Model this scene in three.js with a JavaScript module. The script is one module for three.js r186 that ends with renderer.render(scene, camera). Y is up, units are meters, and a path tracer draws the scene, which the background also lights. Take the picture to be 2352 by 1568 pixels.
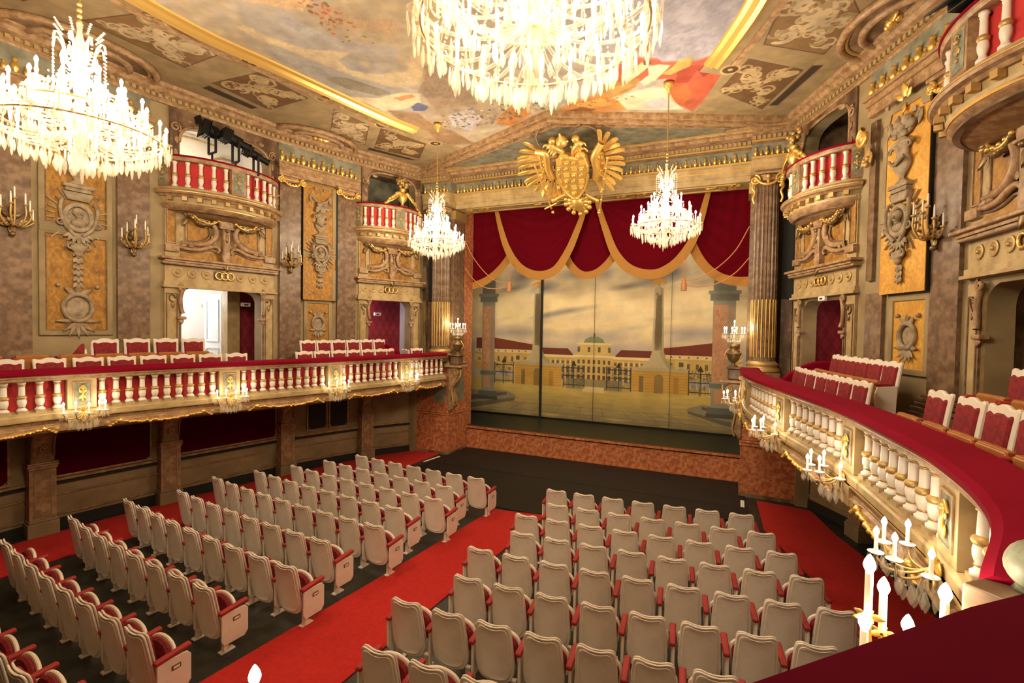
import * as THREE from 'three';
import { mergeGeometries, toCreasedNormals } from 'three/addons/utils/BufferGeometryUtils.js';
import { RoundedBoxGeometry } from 'three/addons/geometries/RoundedBoxGeometry.js';

// ---------- camera, exposure ----------
const scene = new THREE.Scene();
scene.background = new THREE.Color(0x000000);
const renderer = new THREE.WebGLRenderer();
renderer.toneMapping = THREE.LinearToneMapping;
renderer.toneMappingExposure = 1.2;
renderer.shadowMap.enabled = true;
const camera = new THREE.PerspectiveCamera(68.56, 1.5, 0.05, 80);
camera.position.set(4.42, 4.4, 15.94);
camera.rotation.order = 'YXZ';
camera.rotation.set(THREE.MathUtils.degToRad(-1.6), THREE.MathUtils.degToRad(24.34), THREE.MathUtils.degToRad(0.96));
scene.add(camera);
const WARM = new THREE.Color(1.0, 0.82, 0.58);       // candle bulbs
const P_SMALL = 40, P_SIDE = 60, P_SCONCE = .8, P_CANDELABRA = 2.0, P_BATTEN = 3;   // candela per fitting

// ---------- helpers ----------
const V3 = (x, y, z) => new THREE.Vector3(x, y, z);
const V2 = (x, y) => new THREE.Vector2(x, y);
const { PI, sin, cos, abs, sqrt, floor, min, max, hypot, atan2 } = Math;
function rngOf(seed) { let s = seed >>> 0; return () => { s = (s + 0x6D2B79F5) >>> 0; let t = s; t = Math.imul(t ^ (t >>> 15), t | 1); t ^= t + Math.imul(t ^ (t >>> 7), t | 61); return ((t ^ (t >>> 14)) >>> 0) / 4294967296; }; }
const rnd = rngOf(7);
function uvBox(g) {                                   // uv in metres, by the main direction of each face
  const p = g.attributes.position.array, n = p.length / 9, uv = new Float32Array(n * 6);
  for (let t = 0; t < n; t++) {
    const o = t * 9, ax = p[o + 3] - p[o], ay = p[o + 4] - p[o + 1], az = p[o + 5] - p[o + 2], bx = p[o + 6] - p[o], by = p[o + 7] - p[o + 1], bz = p[o + 8] - p[o + 2];
    const nx = abs(ay * bz - az * by), ny = abs(az * bx - ax * bz), nz = abs(ax * by - ay * bx);
    const k = nx > ny && nx > nz ? 0 : ny > nz ? 1 : 2;
    for (let v = 0; v < 3; v++) { const q = o + v * 3; uv[t * 6 + v * 2] = k === 0 ? p[q + 2] : p[q]; uv[t * 6 + v * 2 + 1] = k === 1 ? p[q + 2] : p[q + 1]; }
  }
  g.setAttribute('uv', new THREE.BufferAttribute(uv, 2));
  return g;
}
function flat(g) {                                    // to plain position + normal + uv, no index
  const h = g.index ? g.toNonIndexed() : g;
  for (const k of Object.keys(h.attributes)) if (!['position', 'normal', 'uv'].includes(k)) h.deleteAttribute(k);
  if (!h.attributes.normal) h.computeVertexNormals();
  if (!h.attributes.uv) uvBox(h);
  h.morphAttributes = {};
  return h;
}
function merge(list, keepUv = false) {
  const fl = [];
  const walk = (a) => { if (!a) return; if (Array.isArray(a)) a.forEach(walk); else fl.push(flat(a)); };
  walk(list);
  const g = fl.length === 1 ? fl[0] : mergeGeometries(fl, false);
  return keepUv ? g : uvBox(g);
}
const used = {};
function numbered(n) { if (used[n] === undefined) { used[n] = 0; return n; } used[n]++; return n + '_' + String(used[n]).padStart(3, '0'); }
const onceDone = new WeakMap();
function plain(g) { if (!onceDone.has(g)) { const h = merge([g]); onceDone.set(g, h); onceDone.set(h, h); } return onceDone.get(g); }   // a shared geometry is prepared once
function mk(name, g, mat, parent, keepUv) {
  const m = new THREE.Mesh(Array.isArray(g) ? merge(g, keepUv) : keepUv ? g : plain(g), mat);
  m.name = parent === scene ? numbered(name) : name;
  parent.add(m);
  return m;
}
function mks(name, list, mat, parent) { for (const g of list.flat(3)) mk(name, g, mat, parent); }   // one part per piece
function struct(name, g, mat, parent = scene, keepUv) { const m = mk(name, g, mat, parent, keepUv); if (parent === scene) m.userData.kind = 'structure'; return m; }
function structGroup(name, x = 0, y = 0, z = 0, rot = 0) { const o = new THREE.Group(); o.name = numbered(name); o.position.set(x, y, z); o.rotation.y = rot; o.userData.kind = 'structure'; scene.add(o); return o; }
function tag(o, label, category, group) { o.userData.label = label; o.userData.category = category; if (group) o.userData.group = group; return o; }
function thing(name, label, category, pos = [0, 0, 0], rot = 0, group) {
  const o = new THREE.Group(); o.name = numbered(name); o.position.set(...pos); o.rotation.y = rot; scene.add(o);
  return tag(o, label, category, group);
}
function copyOf(src, label, group, pos, rot) {
  const c = src.clone(); c.name = numbered(src.name.replace(/_\d{3}$/, '')); c.userData = { ...src.userData, label }; if (group) c.userData.group = group;
  if (pos) c.position.set(...pos); if (rot !== undefined) c.rotation.y = rot; scene.add(c); return c;
}
const ORD = ['zeroth', 'first', 'second', 'third', 'fourth', 'fifth', 'sixth', 'seventh', 'eighth', 'ninth', 'tenth', 'eleventh', 'twelfth'];
// shapes
function box(w, h, d, x = 0, y = 0, z = 0, ry = 0, rx = 0, rz = 0) {    // y is the bottom
  const g = new THREE.BoxGeometry(w, h, d); g.translate(0, h / 2, 0);
  if (rz) g.rotateZ(rz); if (rx) g.rotateX(rx); if (ry) g.rotateY(ry);
  return g.translate(x, y, z);
}
function rbox(w, h, d, x = 0, y = 0, z = 0, r = 0.01, ry = 0, rx = 0, rz = 0) {
  const g = new RoundedBoxGeometry(w, h, d, 2, min(r, w / 2.01, h / 2.01, d / 2.01)); g.translate(0, h / 2, 0);
  if (rz) g.rotateZ(rz); if (rx) g.rotateX(rx); if (ry) g.rotateY(ry);
  return g.translate(x, y, z);
}
function lathe(pts, x = 0, y = 0, z = 0, seg = 16) { return new THREE.LatheGeometry(pts.map((p) => V2(max(p[0], 0), p[1])), seg).translate(x, y, z); }
function ball(r, x, y, z, sx = 1, sy = 1, sz = 1, ws = 8, hs = 6) { return new THREE.SphereGeometry(r, ws, hs).scale(sx, sy, sz).translate(x, y, z); }
function tube(pts, r, rs = 6, n = 0, closed = false, taper) {
  const c = new THREE.CatmullRomCurve3(pts.map((p) => V3(p[0], p[1], p[2] ?? 0)), closed);
  const N = n || pts.length * 3;
  const g = new THREE.TubeGeometry(c, N, r, rs, closed);
  if (taper) {
    const P = g.attributes.position;
    for (let i = 0; i <= N; i++) { const t = i / N, q = c.getPointAt(min(1, t)), k = taper(t); for (let j = 0; j <= rs; j++) { const a = i * (rs + 1) + j; P.setXYZ(a, q.x + (P.getX(a) - q.x) * k, q.y + (P.getY(a) - q.y) * k, q.z + (P.getZ(a) - q.z) * k); } }
  }
  return g;
}
function spiral(cx, cy, r0, r1, a0, turns, z = 0, n = 14) { const o = []; for (let i = 0; i <= n; i++) { const t = i / n, a = a0 + turns * 2 * PI * t, r = r0 + (r1 - r0) * t; o.push([cx + r * cos(a), cy + r * sin(a), z]); } return o; }
function shapeOf(pts) { const s = new THREE.Shape(); pts.forEach((p, i) => i ? s.lineTo(p[0], p[1]) : s.moveTo(p[0], p[1])); s.closePath(); return s; }
function ext(shape, d, z = 0, bevel = 0, holes = [], cs = 8) {
  const s = Array.isArray(shape) ? shapeOf(shape) : shape;
  for (const h of holes) s.holes.push(Array.isArray(h) ? new THREE.Path(h.map((p) => V2(p[0], p[1]))) : h);
  const g = new THREE.ExtrudeGeometry(s, { depth: d - 2 * bevel, bevelEnabled: bevel > 0, bevelThickness: bevel, bevelSize: bevel, bevelOffset: -bevel, bevelSegments: 1, curveSegments: cs });
  return g.translate(0, 0, z + bevel);
}
function ring(w, h, t, d, x = 0, y = 0, z = 0) {     // rectangular frame, centre x, bottom y
  return ext([[x - w / 2, y], [x + w / 2, y], [x + w / 2, y + h], [x - w / 2, y + h]], d, z, min(.008, d / 4, t / 4), [[[x - w / 2 + t, y + t], [x - w / 2 + t, y + h - t], [x + w / 2 - t, y + h - t], [x + w / 2 - t, y + t]]]);
}
function leaf(len, wid, x, y, z, a, tilt = .25) {     // a curled acanthus leaf in the plane of the wall, pointing along angle a
  const g = new THREE.SphereGeometry(1, 6, 5), P = g.attributes.position;
  for (let i = 0; i < P.count; i++) { const u = P.getX(i), k = 1 - .55 * max(0, u); P.setXYZ(i, (u + 1) / 2 * len, P.getY(i) * wid / 2 * k, P.getZ(i) * wid * .22 + tilt * len * ((u + 1) / 2) ** 2 * .5); }
  g.computeVertexNormals();
  return g.rotateZ(a).translate(x, y, z);
}
// plan curves
function resample(pts, n) { const c = new THREE.CatmullRomCurve3(pts.map((p) => V3(p[0], 0, p[1])), false, 'centripetal'); return c.getSpacedPoints(n).map((p) => [p.x, p.z]); }
function pathOf(P, side) {                            // side +1: the room lies to +x of a path that runs away from the stage
  const acc = [0]; for (let i = 1; i < P.length; i++) acc.push(acc[i - 1] + hypot(P[i][0] - P[i - 1][0], P[i][1] - P[i - 1][1]));
  const at = (s, o = 0) => {
    let i = 0; while (i < P.length - 2 && acc[i + 1] < s) i++;
    const L = acc[i + 1] - acc[i], t = (s - acc[i]) / L, ex = (P[i + 1][0] - P[i][0]) / L, ez = (P[i + 1][1] - P[i][1]) / L;
    const nx = side * ez, nz = -side * ex;
    return { x: P[i][0] + ex * t * L + nx * o, z: P[i][1] + ez * t * L + nz * o, nx, nz, rot: atan2(nx, nz) };
  };
  return { P, side, len: acc[acc.length - 1], acc, at };
}
function sweep(path, prof, s0 = 0, s1 = path.len, n = 40, caps = true) {   // prof: [out, y] pairs, out along the inward normal, going anticlockwise round the section
  const pos = [], uv = [], S = [];
  for (let i = 0; i <= n; i++) S.push(s0 + (s1 - s0) * i / n);
  const nrm = S.map((s) => { const a = path.at(max(0, s - .02)), b = path.at(min(path.len, s + .02)); return [(a.nx + b.nx) / 2, (a.nz + b.nz) / 2]; });
  const pt = (i, k) => { const q = path.at(S[i]); return [q.x + nrm[i][0] * prof[k][0], prof[k][1], q.z + nrm[i][1] * prof[k][0]]; };
  let acc = 0;
  for (let k = 0; k < prof.length - 1; k++) {
    const d = hypot(prof[k + 1][0] - prof[k][0], prof[k + 1][1] - prof[k][1]);
    for (let i = 0; i < n; i++) {
      let A = pt(i, k), B = pt(i + 1, k), Cc = pt(i + 1, k + 1), D = pt(i, k + 1);
      const quad = path.side > 0 ? [A, D, Cc, A, Cc, B] : [A, B, Cc, A, Cc, D];
      for (const q of quad) { pos.push(...q); uv.push(q === A || q === D ? S[i] : S[i + 1], q === A || q === B ? acc : acc + d); }
    }
    acc += d;
  }
  if (caps && prof.length > 2) for (const i of [0, n]) {
    const tri = THREE.ShapeUtils.triangulateShape(prof.map((p) => V2(p[0], p[1])), []);
    for (const t of tri) for (const k of t) { pos.push(...pt(i, k)); uv.push(prof[k][0], prof[k][1]); }
  }
  const g = new THREE.BufferGeometry();
  g.setAttribute('position', new THREE.Float32BufferAttribute(pos, 3)); g.setAttribute('uv', new THREE.Float32BufferAttribute(uv, 2));
  g.computeVertexNormals();
  return g;
}
// joins a geometry given in (along the path, height, out of the path) to the curve
function bendTo(g, path, s, o = 0, flip = path.side) {
  const h = flat(g), P = h.attributes.position;
  for (let i = 0; i < P.count; i++) { const q = path.at(s - flip * P.getX(i), o + P.getZ(i)); P.setXYZ(i, q.x, P.getY(i), q.z); }
  h.computeVertexNormals();
  return h;
}
const rectProf = (o0, o1, y0, y1) => [[o0, y0], [o1, y0], [o1, y1], [o0, y1], [o0, y0]];

// ---------- textures ----------
const hash2 = (x, y, s) => { let h = Math.imul(x, 374761393) ^ Math.imul(y, 668265263) ^ Math.imul(s, 1274126177); h = Math.imul(h ^ (h >>> 13), 1274126177); return ((h ^ (h >>> 16)) >>> 0) / 4294967296; };
function vnoise(x, y, per, s) {
  const xi = floor(x), yi = floor(y), fx = x - xi, fy = y - yi, u = fx * fx * (3 - 2 * fx), v = fy * fy * (3 - 2 * fy);
  const m = (a) => ((a % per) + per) % per;
  const a = hash2(m(xi), m(yi), s), b = hash2(m(xi + 1), m(yi), s), c = hash2(m(xi), m(yi + 1), s), d = hash2(m(xi + 1), m(yi + 1), s);
  return a + (b - a) * u + (c - a) * v + (a - b - c + d) * u * v;
}
function fbm(x, y, per, s, oct = 4) { let t = 0, a = .5, w = 0; for (let i = 0; i < oct; i++) { t += a * vnoise(x, y, per, s + i * 17); w += a; x *= 2; y *= 2; per *= 2; a *= .5; } return t / w; }
const S2L = (c) => c <= .04045 ? c / 12.92 : ((c + .055) / 1.055) ** 2.4;
const hex = (h) => [(h >> 16 & 255), (h >> 8 & 255), (h & 255)];
const mixc = (a, b, t) => [a[0] + (b[0] - a[0]) * t, a[1] + (b[1] - a[1]) * t, a[2] + (b[2] - a[2]) * t];
const clamp01 = (t) => t < 0 ? 0 : t > 1 ? 1 : t;
function dataTex(w, h, fn, size = 1, srgb = true) {
  const d = new Uint8Array(w * h * 4);
  for (let y = 0; y < h; y++) for (let x = 0; x < w; x++) { const c = fn(x / w, y / h), o = (y * w + x) * 4; d[o] = c[0]; d[o + 1] = c[1]; d[o + 2] = c[2]; d[o + 3] = 255; }
  const t = new THREE.DataTexture(d, w, h, THREE.RGBAFormat); t.wrapS = t.wrapT = THREE.RepeatWrapping; t.magFilter = THREE.LinearFilter; t.minFilter = THREE.LinearMipmapLinearFilter; t.generateMipmaps = true;
  if (srgb) t.colorSpace = THREE.SRGBColorSpace; t.repeat.set(1 / size, 1 / size); t.needsUpdate = true; return t;
}
function mottled(cols, size, per, seed, contrast = 1, vein = 0, veinCol = [230, 200, 180], n = 256) {
  return dataTex(n, n, (u, v) => {
    let t = clamp01((fbm(u * per, v * per, per, seed, 5) - .5) * 2.2 * contrast + .5);
    let c = t < .5 ? mixc(cols[0], cols[1], t * 2) : mixc(cols[1], cols[2], t * 2 - 1);
    if (vein) { const w = abs(fbm(u * per * 1.5 + 3, v * per * 1.5, per * 1.5, seed + 50, 5) - .5); c = mixc(c, veinCol, vein * clamp01(1 - w * 22)); }
    return c;
  }, size);
}
const std = (o) => new THREE.MeshStandardMaterial(o);
const bumpFine = dataTex(128, 128, (u, v) => { const g = 110 + 60 * fbm(u * 16, v * 16, 16, 5, 3) + 30 * hash2(floor(u * 128), floor(v * 128), 9); return [g, g, g]; }, .5, false);
const M = {
  cream: std({ map: mottled([hex(0x7d6c4d), hex(0x8e7c5a), hex(0x9c8a67)], 1.6, 4, 11, .8), roughness: .75 }),
  creamLight: std({ map: mottled([hex(0x9b835a), hex(0xad966a), hex(0xbba47a)], 1.1, 6, 12, .9), roughness: .6 }),
  creamPink: std({ map: mottled([hex(0x876748), hex(0x9d7c59), hex(0xb0916c)], 0.9, 12, 13, 1.1), roughness: .5 }),
  stuccoGrey: std({ map: mottled([hex(0x7c6c55), hex(0x95846c), hex(0xa8977e)], .5, 5, 14, .9), roughness: .8 }),
  stoneGreen: std({ map: mottled([hex(0x626152), hex(0x7d7b69), hex(0x93907c)], 1.2, 5, 15, 1), roughness: .7 }),
  inset: std({ map: mottled([hex(0x6c6e5c), hex(0x868873), hex(0x9a9a84)], .4, 5, 16, 1), roughness: .6 }),
  mauve: std({ map: mottled([hex(0x5e4733), hex(0x735a44), hex(0x866d56)], 1.7, 18, 17, .9, .12, [180, 152, 126], 512), roughness: .4 }),
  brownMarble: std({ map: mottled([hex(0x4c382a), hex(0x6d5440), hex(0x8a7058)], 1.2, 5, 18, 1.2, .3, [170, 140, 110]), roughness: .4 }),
  pink: std({ map: mottled([hex(0xa05432), hex(0xb8704a), hex(0xcb8c62)], 1.4, 22, 19, 1.0, .35, [222, 176, 128], 512), roughness: .4 }),
  goldField: std({ map: dataTex(512, 512, (u, v) => { const a = fbm(u * 8, v * 8, 8, 20, 5), b = fbm(u * 40, v * 28, 256, 21, 4), c = fbm(u * 22, v * 22, 32, 22, 3), w = hash2(floor(u * 512), floor(v * 512), 4); let q = mixc(hex(0x8f6526), hex(0xc09040), clamp01((b - .3) * 1.5 + (w - .5) * .35)); return mixc(q, hex(0x54391a), clamp01((a - .5) * 3) * clamp01(c * 1.8 - .5) * .8); }, 1.5), roughness: .6, metalness: .15 }),
  goldBright: std({ map: dataTex(512, 512, (u, v) => { const b = fbm(u * 44, v * 30, 256, 31, 4), a = fbm(u * 8, v * 8, 8, 30, 4), w = hash2(floor(u * 256), floor(v * 256), 4); return mixc(hex(0xc08c34), hex(0xe2b258), clamp01((b - .3) * 1.3 + (a - .5) * .9 + (w - .5) * .25)); }, 1.2), roughness: .55, metalness: .2 }),
  gold: std({ color: new THREE.Color().setRGB(.86, .56, .16), roughness: .36, metalness: .72 }),
  goldDull: std({ color: new THREE.Color().setRGB(.5, .33, .12), roughness: .5, metalness: .55 }),
  bronze: std({ color: new THREE.Color().setRGB(.2, .13, .055), roughness: .42, metalness: .6 }),
  velvet: new THREE.MeshPhysicalMaterial({ color: new THREE.Color().setRGB(.2, .002, .016), roughness: .95, specularIntensity: .15, sheen: .3, sheenRoughness: .5, sheenColor: new THREE.Color().setRGB(.4, .005, .06), bumpMap: bumpFine, bumpScale: .001 }),
  velvetDark: new THREE.MeshPhysicalMaterial({ color: new THREE.Color().setRGB(.07, .001, .008), roughness: 1, specularIntensity: .1, bumpMap: bumpFine, bumpScale: .001 }),
  curtain: new THREE.MeshPhysicalMaterial({ color: new THREE.Color().setRGB(.11, .002, .007), roughness: 1, specularIntensity: .1, sheen: .2, sheenRoughness: .5, sheenColor: new THREE.Color().setRGB(.3, .004, .02) }),
  cushion: std({ map: mottled([hex(0x6a0d14), hex(0x7d1119), hex(0x8f161f)], .3, 8, 21, 1.1), roughness: .8 }),
  armRed: std({ color: new THREE.Color().setRGB(.34, .018, .015), roughness: .6 }),
  carpet: std({ map: mottled([hex(0xa6150f), hex(0xb01811), hex(0xba1c14)], 1.3, 40, 22, .8, 0, null, 512), roughness: .95, bumpMap: bumpFine, bumpScale: .003 }),
  backRed: std({ color: new THREE.Color().setRGB(.5, .03, .03), roughness: .8 }),
  damask: std({ map: dataTex(256, 256, (u, v) => { const a = cos(u * 4 * PI) * cos(v * 2 * PI), b = cos((u + .25) * 8 * PI) * cos(v * 6 * PI); const t = clamp01((a + b * .6) * 2 + .5); const n = fbm(u * 32, v * 32, 32, 3, 2); return mixc(hex(0x6e1020), hex(0x8c1c30), t * .7 + n * .3); }, .55), roughness: .7 }),
  whitePaint: std({ color: new THREE.Color().setRGB(.74, .68, .6), roughness: .38 }),
  whiteChair: std({ map: mottled([hex(0xe6d9ca), hex(0xecdfd1), hex(0xf1e7db)], .6, 6, 23, .7), roughness: .36 }),
  wood: std({ map: dataTex(256, 256, (u, v) => { const t = fbm(u * 3, v * 40, 64, 6, 4); return mixc(hex(0x8f5424), hex(0xb87a3c), t); }, .8), roughness: .45 }),
  floorDark: std({ map: mottled([hex(0x1e201b), hex(0x292b25), hex(0x34362f)], 1.5, 8, 24, 1), roughness: .42 }),
  black: std({ map: mottled([hex(0x050505), hex(0x080807), hex(0x0b0b0a)], 1.5, 12, 25, 1), roughness: .6 }),
  stageGreen: std({ map: mottled([hex(0x06120d), hex(0x0a1a14), hex(0x0e221b)], 1.5, 8, 26, 1), roughness: .4 }),
  blackMetal: std({ color: 0x0c0d0c, roughness: .5, metalness: .3 }),
  blackPanel: std({ color: 0x1a1c18, roughness: .7 }),
  white: std({ color: new THREE.Color().setRGB(.82, .82, .8), roughness: .7 }),
  blueWhite: std({ color: new THREE.Color().setRGB(.7, .75, .8), roughness: .5 }),
  fringe: std({ map: dataTex(256, 64, (u, v) => { const t = .5 + .5 * sin(u * 2 * PI * 40) * .6 + .2 * (hash2(floor(u * 256), 1, 4) - .5); return mixc(hex(0x8a5a20), hex(0xd09a48), clamp01(t)); }, .8), roughness: .8 }),
  cord: std({ color: new THREE.Color().setRGB(.55, .24, .1), roughness: .7 }),
  candle: std({ color: new THREE.Color().setRGB(.86, .78, .62), roughness: .5, emissive: new THREE.Color(1, .75, .42), emissiveIntensity: .35 }),
  candleOff: std({ color: new THREE.Color().setRGB(.85, .82, .74), roughness: .5 }),
  bulb: std({ color: 0xfff4dd, roughness: .3, emissive: new THREE.Color(1, .86, .62), emissiveIntensity: 14 }),
  crystal: new THREE.MeshPhysicalMaterial({ color: new THREE.Color().setRGB(.97, .94, .88), roughness: .05, transmission: .86, thickness: 0, ior: 1.5, specularIntensity: 1 }),
  drop: null,
};
// ---------- plan of the room ----------
const LWP = [[-5.7, 1.55], [-6.6, 3.85], [-7.3, 6.2], [-7.72, 9.0], [-7.8, 11.75], [-7.5, 13.9], [-6.8, 16.4], [-6.2, 19]];
const RWP = [[5.65, 1.55], [6.64, 4.2], [7.45, 6.55], [7.8, 9.4], [7.8, 12.2], [7.5, 14.4], [7.0, 16.6], [6.6, 19]];
const LW = pathOf(LWP, 1), RW = pathOf(RWP, -1);
// the normal of a path that runs away from the stage: inward on the left is +x, on the right -x
const wallOf = (b) => b[0] === 'L' ? LW : RW;
function bay(b) { const W = wallOf(b), i = +b[1], s = (W.acc[i] + W.acc[i + 1]) / 2, q = W.at(s); return { ...q, L: W.acc[i + 1] - W.acc[i], s }; }
function inBay(b, x, o = 0) { const q = bay(b), c = cos(q.rot), s = sin(q.rot); return [q.x + x * c + o * s, q.z - x * s + o * c]; }   // local (right, out) to plan
function bayThing(b, x, y, o, name, label, category, group) { const [px, pz] = inBay(b, x, o); return thing(name, label, category, [px, y, pz], bay(b).rot, group); }
const LPP = resample([[-4.55, 1.4], [-4.85, 3.5], [-5.3, 5.9], [-5.75, 7.6], [-6.1, 8.6], [-6.5, 10.2], [-6.75, 11.6], [-6.6, 13.1], [-6.0, 14.4]], 90);
const RPP = resample([[4.55, 1.4], [4.62, 4.0], [4.85, 5.4], [5.12, 6.5], [5.42, 7.7], [5.63, 8.7], [5.79, 10.1], [5.86, 11.3], [5.72, 12.6], [5.36, 13.55]], 90);
const LP = pathOf(LPP, 1), RP = pathOf(RPP, -1);

const CEIL = 9.7, GAL = 2.55;
// ---------- floor, carpets ----------
struct('floor', box(22, .2, 26, 0, -.2, 9), M.floorDark);
{
  const pit = [[-4.6, .02]]; for (let i = 0; i <= 16; i++) { const t = i / 16, x = -4.6 + 9.4 * t; pit.push([x, 2.9 + 2.15 * sin(PI * min(1, .12 + t * .86)) ** .8 - (t > .5 ? .2 * t : 0)]); } pit.push([4.6, .02]);
  const g = ext(pit.map((p) => [p[0], -p[1]]), .02).rotateX(-PI / 2);
  tag(struct('pit_cover', g, M.black), 'black wooden cover over the orchestra pit before the stage', 'pit cover').userData.kind = 'structure';
  const seam = mk('seam', box(8.6, .006, .02, 0, .019, 2.35), M.blackMetal, scene.getObjectByName('pit_cover'));
  mks('marker_strip', [box(.07, .012, .8, -4.7, .012, 2.05, -.12), box(.09, .012, .55, 4.62, .012, 2.0)], M.white, scene.getObjectByName('pit_cover'));
}
function carpet(label, pts) {
  const g = ext(pts.map((p) => [p[0], -p[1]]), .015).rotateX(-PI / 2).translate(0, .004, 0);
  const m = mk('carpet', g, M.carpet, scene); tag(m, label, 'carpet', 'red aisle carpets'); return m;
}
carpet('red carpet runner down the centre aisle between the seat blocks', [[-.86, 5.2], [.42, 5.0], [.2, 9], [.0, 13.6], [-1.6, 13.6], [-1.16, 9]]);
carpet('red carpet along the left wall beside the panelled pillars', [[-4.85, .9], [-6.1, 1.25], [-6.75, 3.0], [-7.55, 5.5], [-8.1, 8.3], [-8.35, 10.8], [-8.3, 13.4], [-6.9, 13.4], [-6.85, 11], [-6.6, 9.6], [-6.1, 7.4], [-5.55, 5.2], [-4.9, 3.1]]);
carpet('red carpet along the right side below the gallery', [[4.95, 1.55], [6.15, 1.75], [6.45, 3.2], [7.1, 5.2], [7.7, 8.0], [8.0, 11], [7.9, 13.4], [6.5, 13.4], [6.5, 11], [6.2, 8.4], [5.7, 5.6], [5.05, 3.6]]);

// ---------- walls with their openings ----------
const archHole = (x0, x1, y0, ys, yt) => { const h = new THREE.Path(); h.moveTo(x0, y0); h.lineTo(x0, ys); h.bezierCurveTo(x0, ys + (yt - ys) * .9, x0 + (x1 - x0) * .18, yt, (x0 + x1) / 2, yt); h.bezierCurveTo(x1 - (x1 - x0) * .18, yt, x1, ys + (yt - ys) * .9, x1, ys); h.lineTo(x1, y0); h.closePath(); return h; };
const doorHole = (x0, x1, yt) => { const h = new THREE.Path(), r = .28; h.moveTo(x0, GAL); h.lineTo(x0, yt - r); h.quadraticCurveTo(x0 + .02, yt - .06, x0 + r, yt); h.lineTo(x1 - r, yt); h.quadraticCurveTo(x1 - .02, yt - .06, x1, yt - r); h.lineTo(x1, GAL); h.closePath(); return h; };
const OPEN = { L0: { d: [-.62, .95, 5.22], n: [-.68, 1.1, 7.3, 8.9, 9.3] }, L2: { d: [-.8, 1.2, 5.22], n: [-.82, 1.4, 7.3, 8.6, 9.1] }, R0: { d: [-.92, .86, 5.14], n: [-1.1, .8, 7.3, 8.85, 9.25] }, R2: { d: [-.98, 1.0, 5.1], n: [-1.1, 1.1, 7.3, 8.6, 9.1] } };
for (const side of ['L', 'R']) {
  const W = side === 'L' ? LW : RW;
  for (let i = 0; i < W.P.length - 1; i++) {
    const b = side + i, q = bay(b), h = q.L / 2 + .004;
    const outer = shapeOf([[-h, 2.3], [h, 2.3], [h, CEIL], [-h, CEIL]]), O = OPEN[b];
    const holes = O ? [doorHole(...O.d), archHole(...O.n)] : [];
    const g = ext(outer, .32, -.32, 0, holes, 10);
    const m = struct(side === 'L' ? 'wall_left' : 'wall_right', g, M.cream); m.position.set(q.x, 0, q.z); m.rotation.y = q.rot;
  }
}
struct('wall_back', box(20, 10, .3, 0, 0, 19), M.cream);
// walls of the ground floor under the gallery
const LLP = [[-5.95, 1.35], [-6.75, 2.7], [-7.7, 5.3], [-8.3, 8.35], [-8.65, 10.8], [-8.6, 13.5], [-8.2, 16], [-8, 19]];
const RLP = LLP.map((p) => [-p[0] + .12, p[1]]);
const LL = pathOf(LLP, 1), RL = pathOf(RLP, -1);
for (const [W, n] of [[LL, 'wall_left_lower'], [RL, 'wall_right_lower']])
  for (let i = 0; i < W.P.length - 1; i++) {
    const s = (W.acc[i] + W.acc[i + 1]) / 2, q = W.at(s), L = W.acc[i + 1] - W.acc[i];
    const m = struct(n, [box(L + .03, 2.5, .2, 0, 0, -.1)], M.cream); m.position.set(q.x, 0, q.z); m.rotation.y = q.rot;
    struct('plinth', [box(L, .22, .05, 0, 0, .02), box(L, .05, .07, 0, .95, .02)], M.blackPanel, m);
    struct('dado', [box(L, .05, .06, 0, 1.02, .02), box(L, .03, .04, 0, .72, .02), box(L, .03, .04, 0, .3, .02), box(L, .06, .05, 0, 2.28, .02)], M.creamPink, m);
    if (n === 'wall_left_lower' && i > 0) {
      const w = L - .62; 
      if (i > 1) { struct('velvet_panel', ext([[-w / 2, 1.12], [w / 2 - .1, 1.12], [w / 2, 1.22], [w / 2, 2.26], [-w / 2, 2.26]], .03, .012, .008), M.velvetDark, m); struct('panel_frame', ring(w + .08, 1.2, .05, .035, 0, 1.09, .01), M.creamPink, m); }
      else for (const x of [-.42, .28]) { struct('dark_glass_panel', ext([[x - .26, 1.26], [x - .2, 1.2], [x + .2, 1.2], [x + .26, 1.26], [x + .26, 2.1], [x + .2, 2.16], [x - .2, 2.16], [x - .26, 2.1]], .03, .012), M.blackPanel, m); struct('panel_frame', ring(.66, 1.1, .05, .04, x, 1.13, .01), M.creamPink, m); }
    }
  }
// gallery floor slabs between the balustrade and the outer walls, with a step for the back row
for (const [P, W, n, sd] of [[LP, LL, 'gallery_floor_left', 1], [RP, RL, 'gallery_floor_right', -1]]) {
  const a = []; for (let i = 0; i <= 30; i++) { const q = P.at(P.len * i / 30, -.05); a.push([q.x, q.z]); }
  const outer = W.P.filter((p) => p[1] < 19.1).map((p) => [p[0] - sd * .15, p[1]]).reverse();
  const back = sd > 0 ? [[-5.2, 15.2], [-2, 16.2], [-2, 19]] : [[4.75, 14.25], [3.6, 15.0], [1, 16.0], [-2, 16.2], [-2, 19]];
  const pts = [...a, ...back, ...outer];
  struct(n, ext(pts.map((p) => [p[0], -p[1]]), .17).rotateX(-PI / 2).translate(0, 2.39, 0), M.cushion);
}
struct('gallery_step_left', sweep(LP, rectProf(-.62, -1.5, GAL, 2.82), .6, LP.len - 1), M.cushion);
struct('gallery_step_right', sweep(RP, rectProf(-.95, -1.7, GAL, 2.86), 1.2, RP.len - .6), M.cushion);

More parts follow.
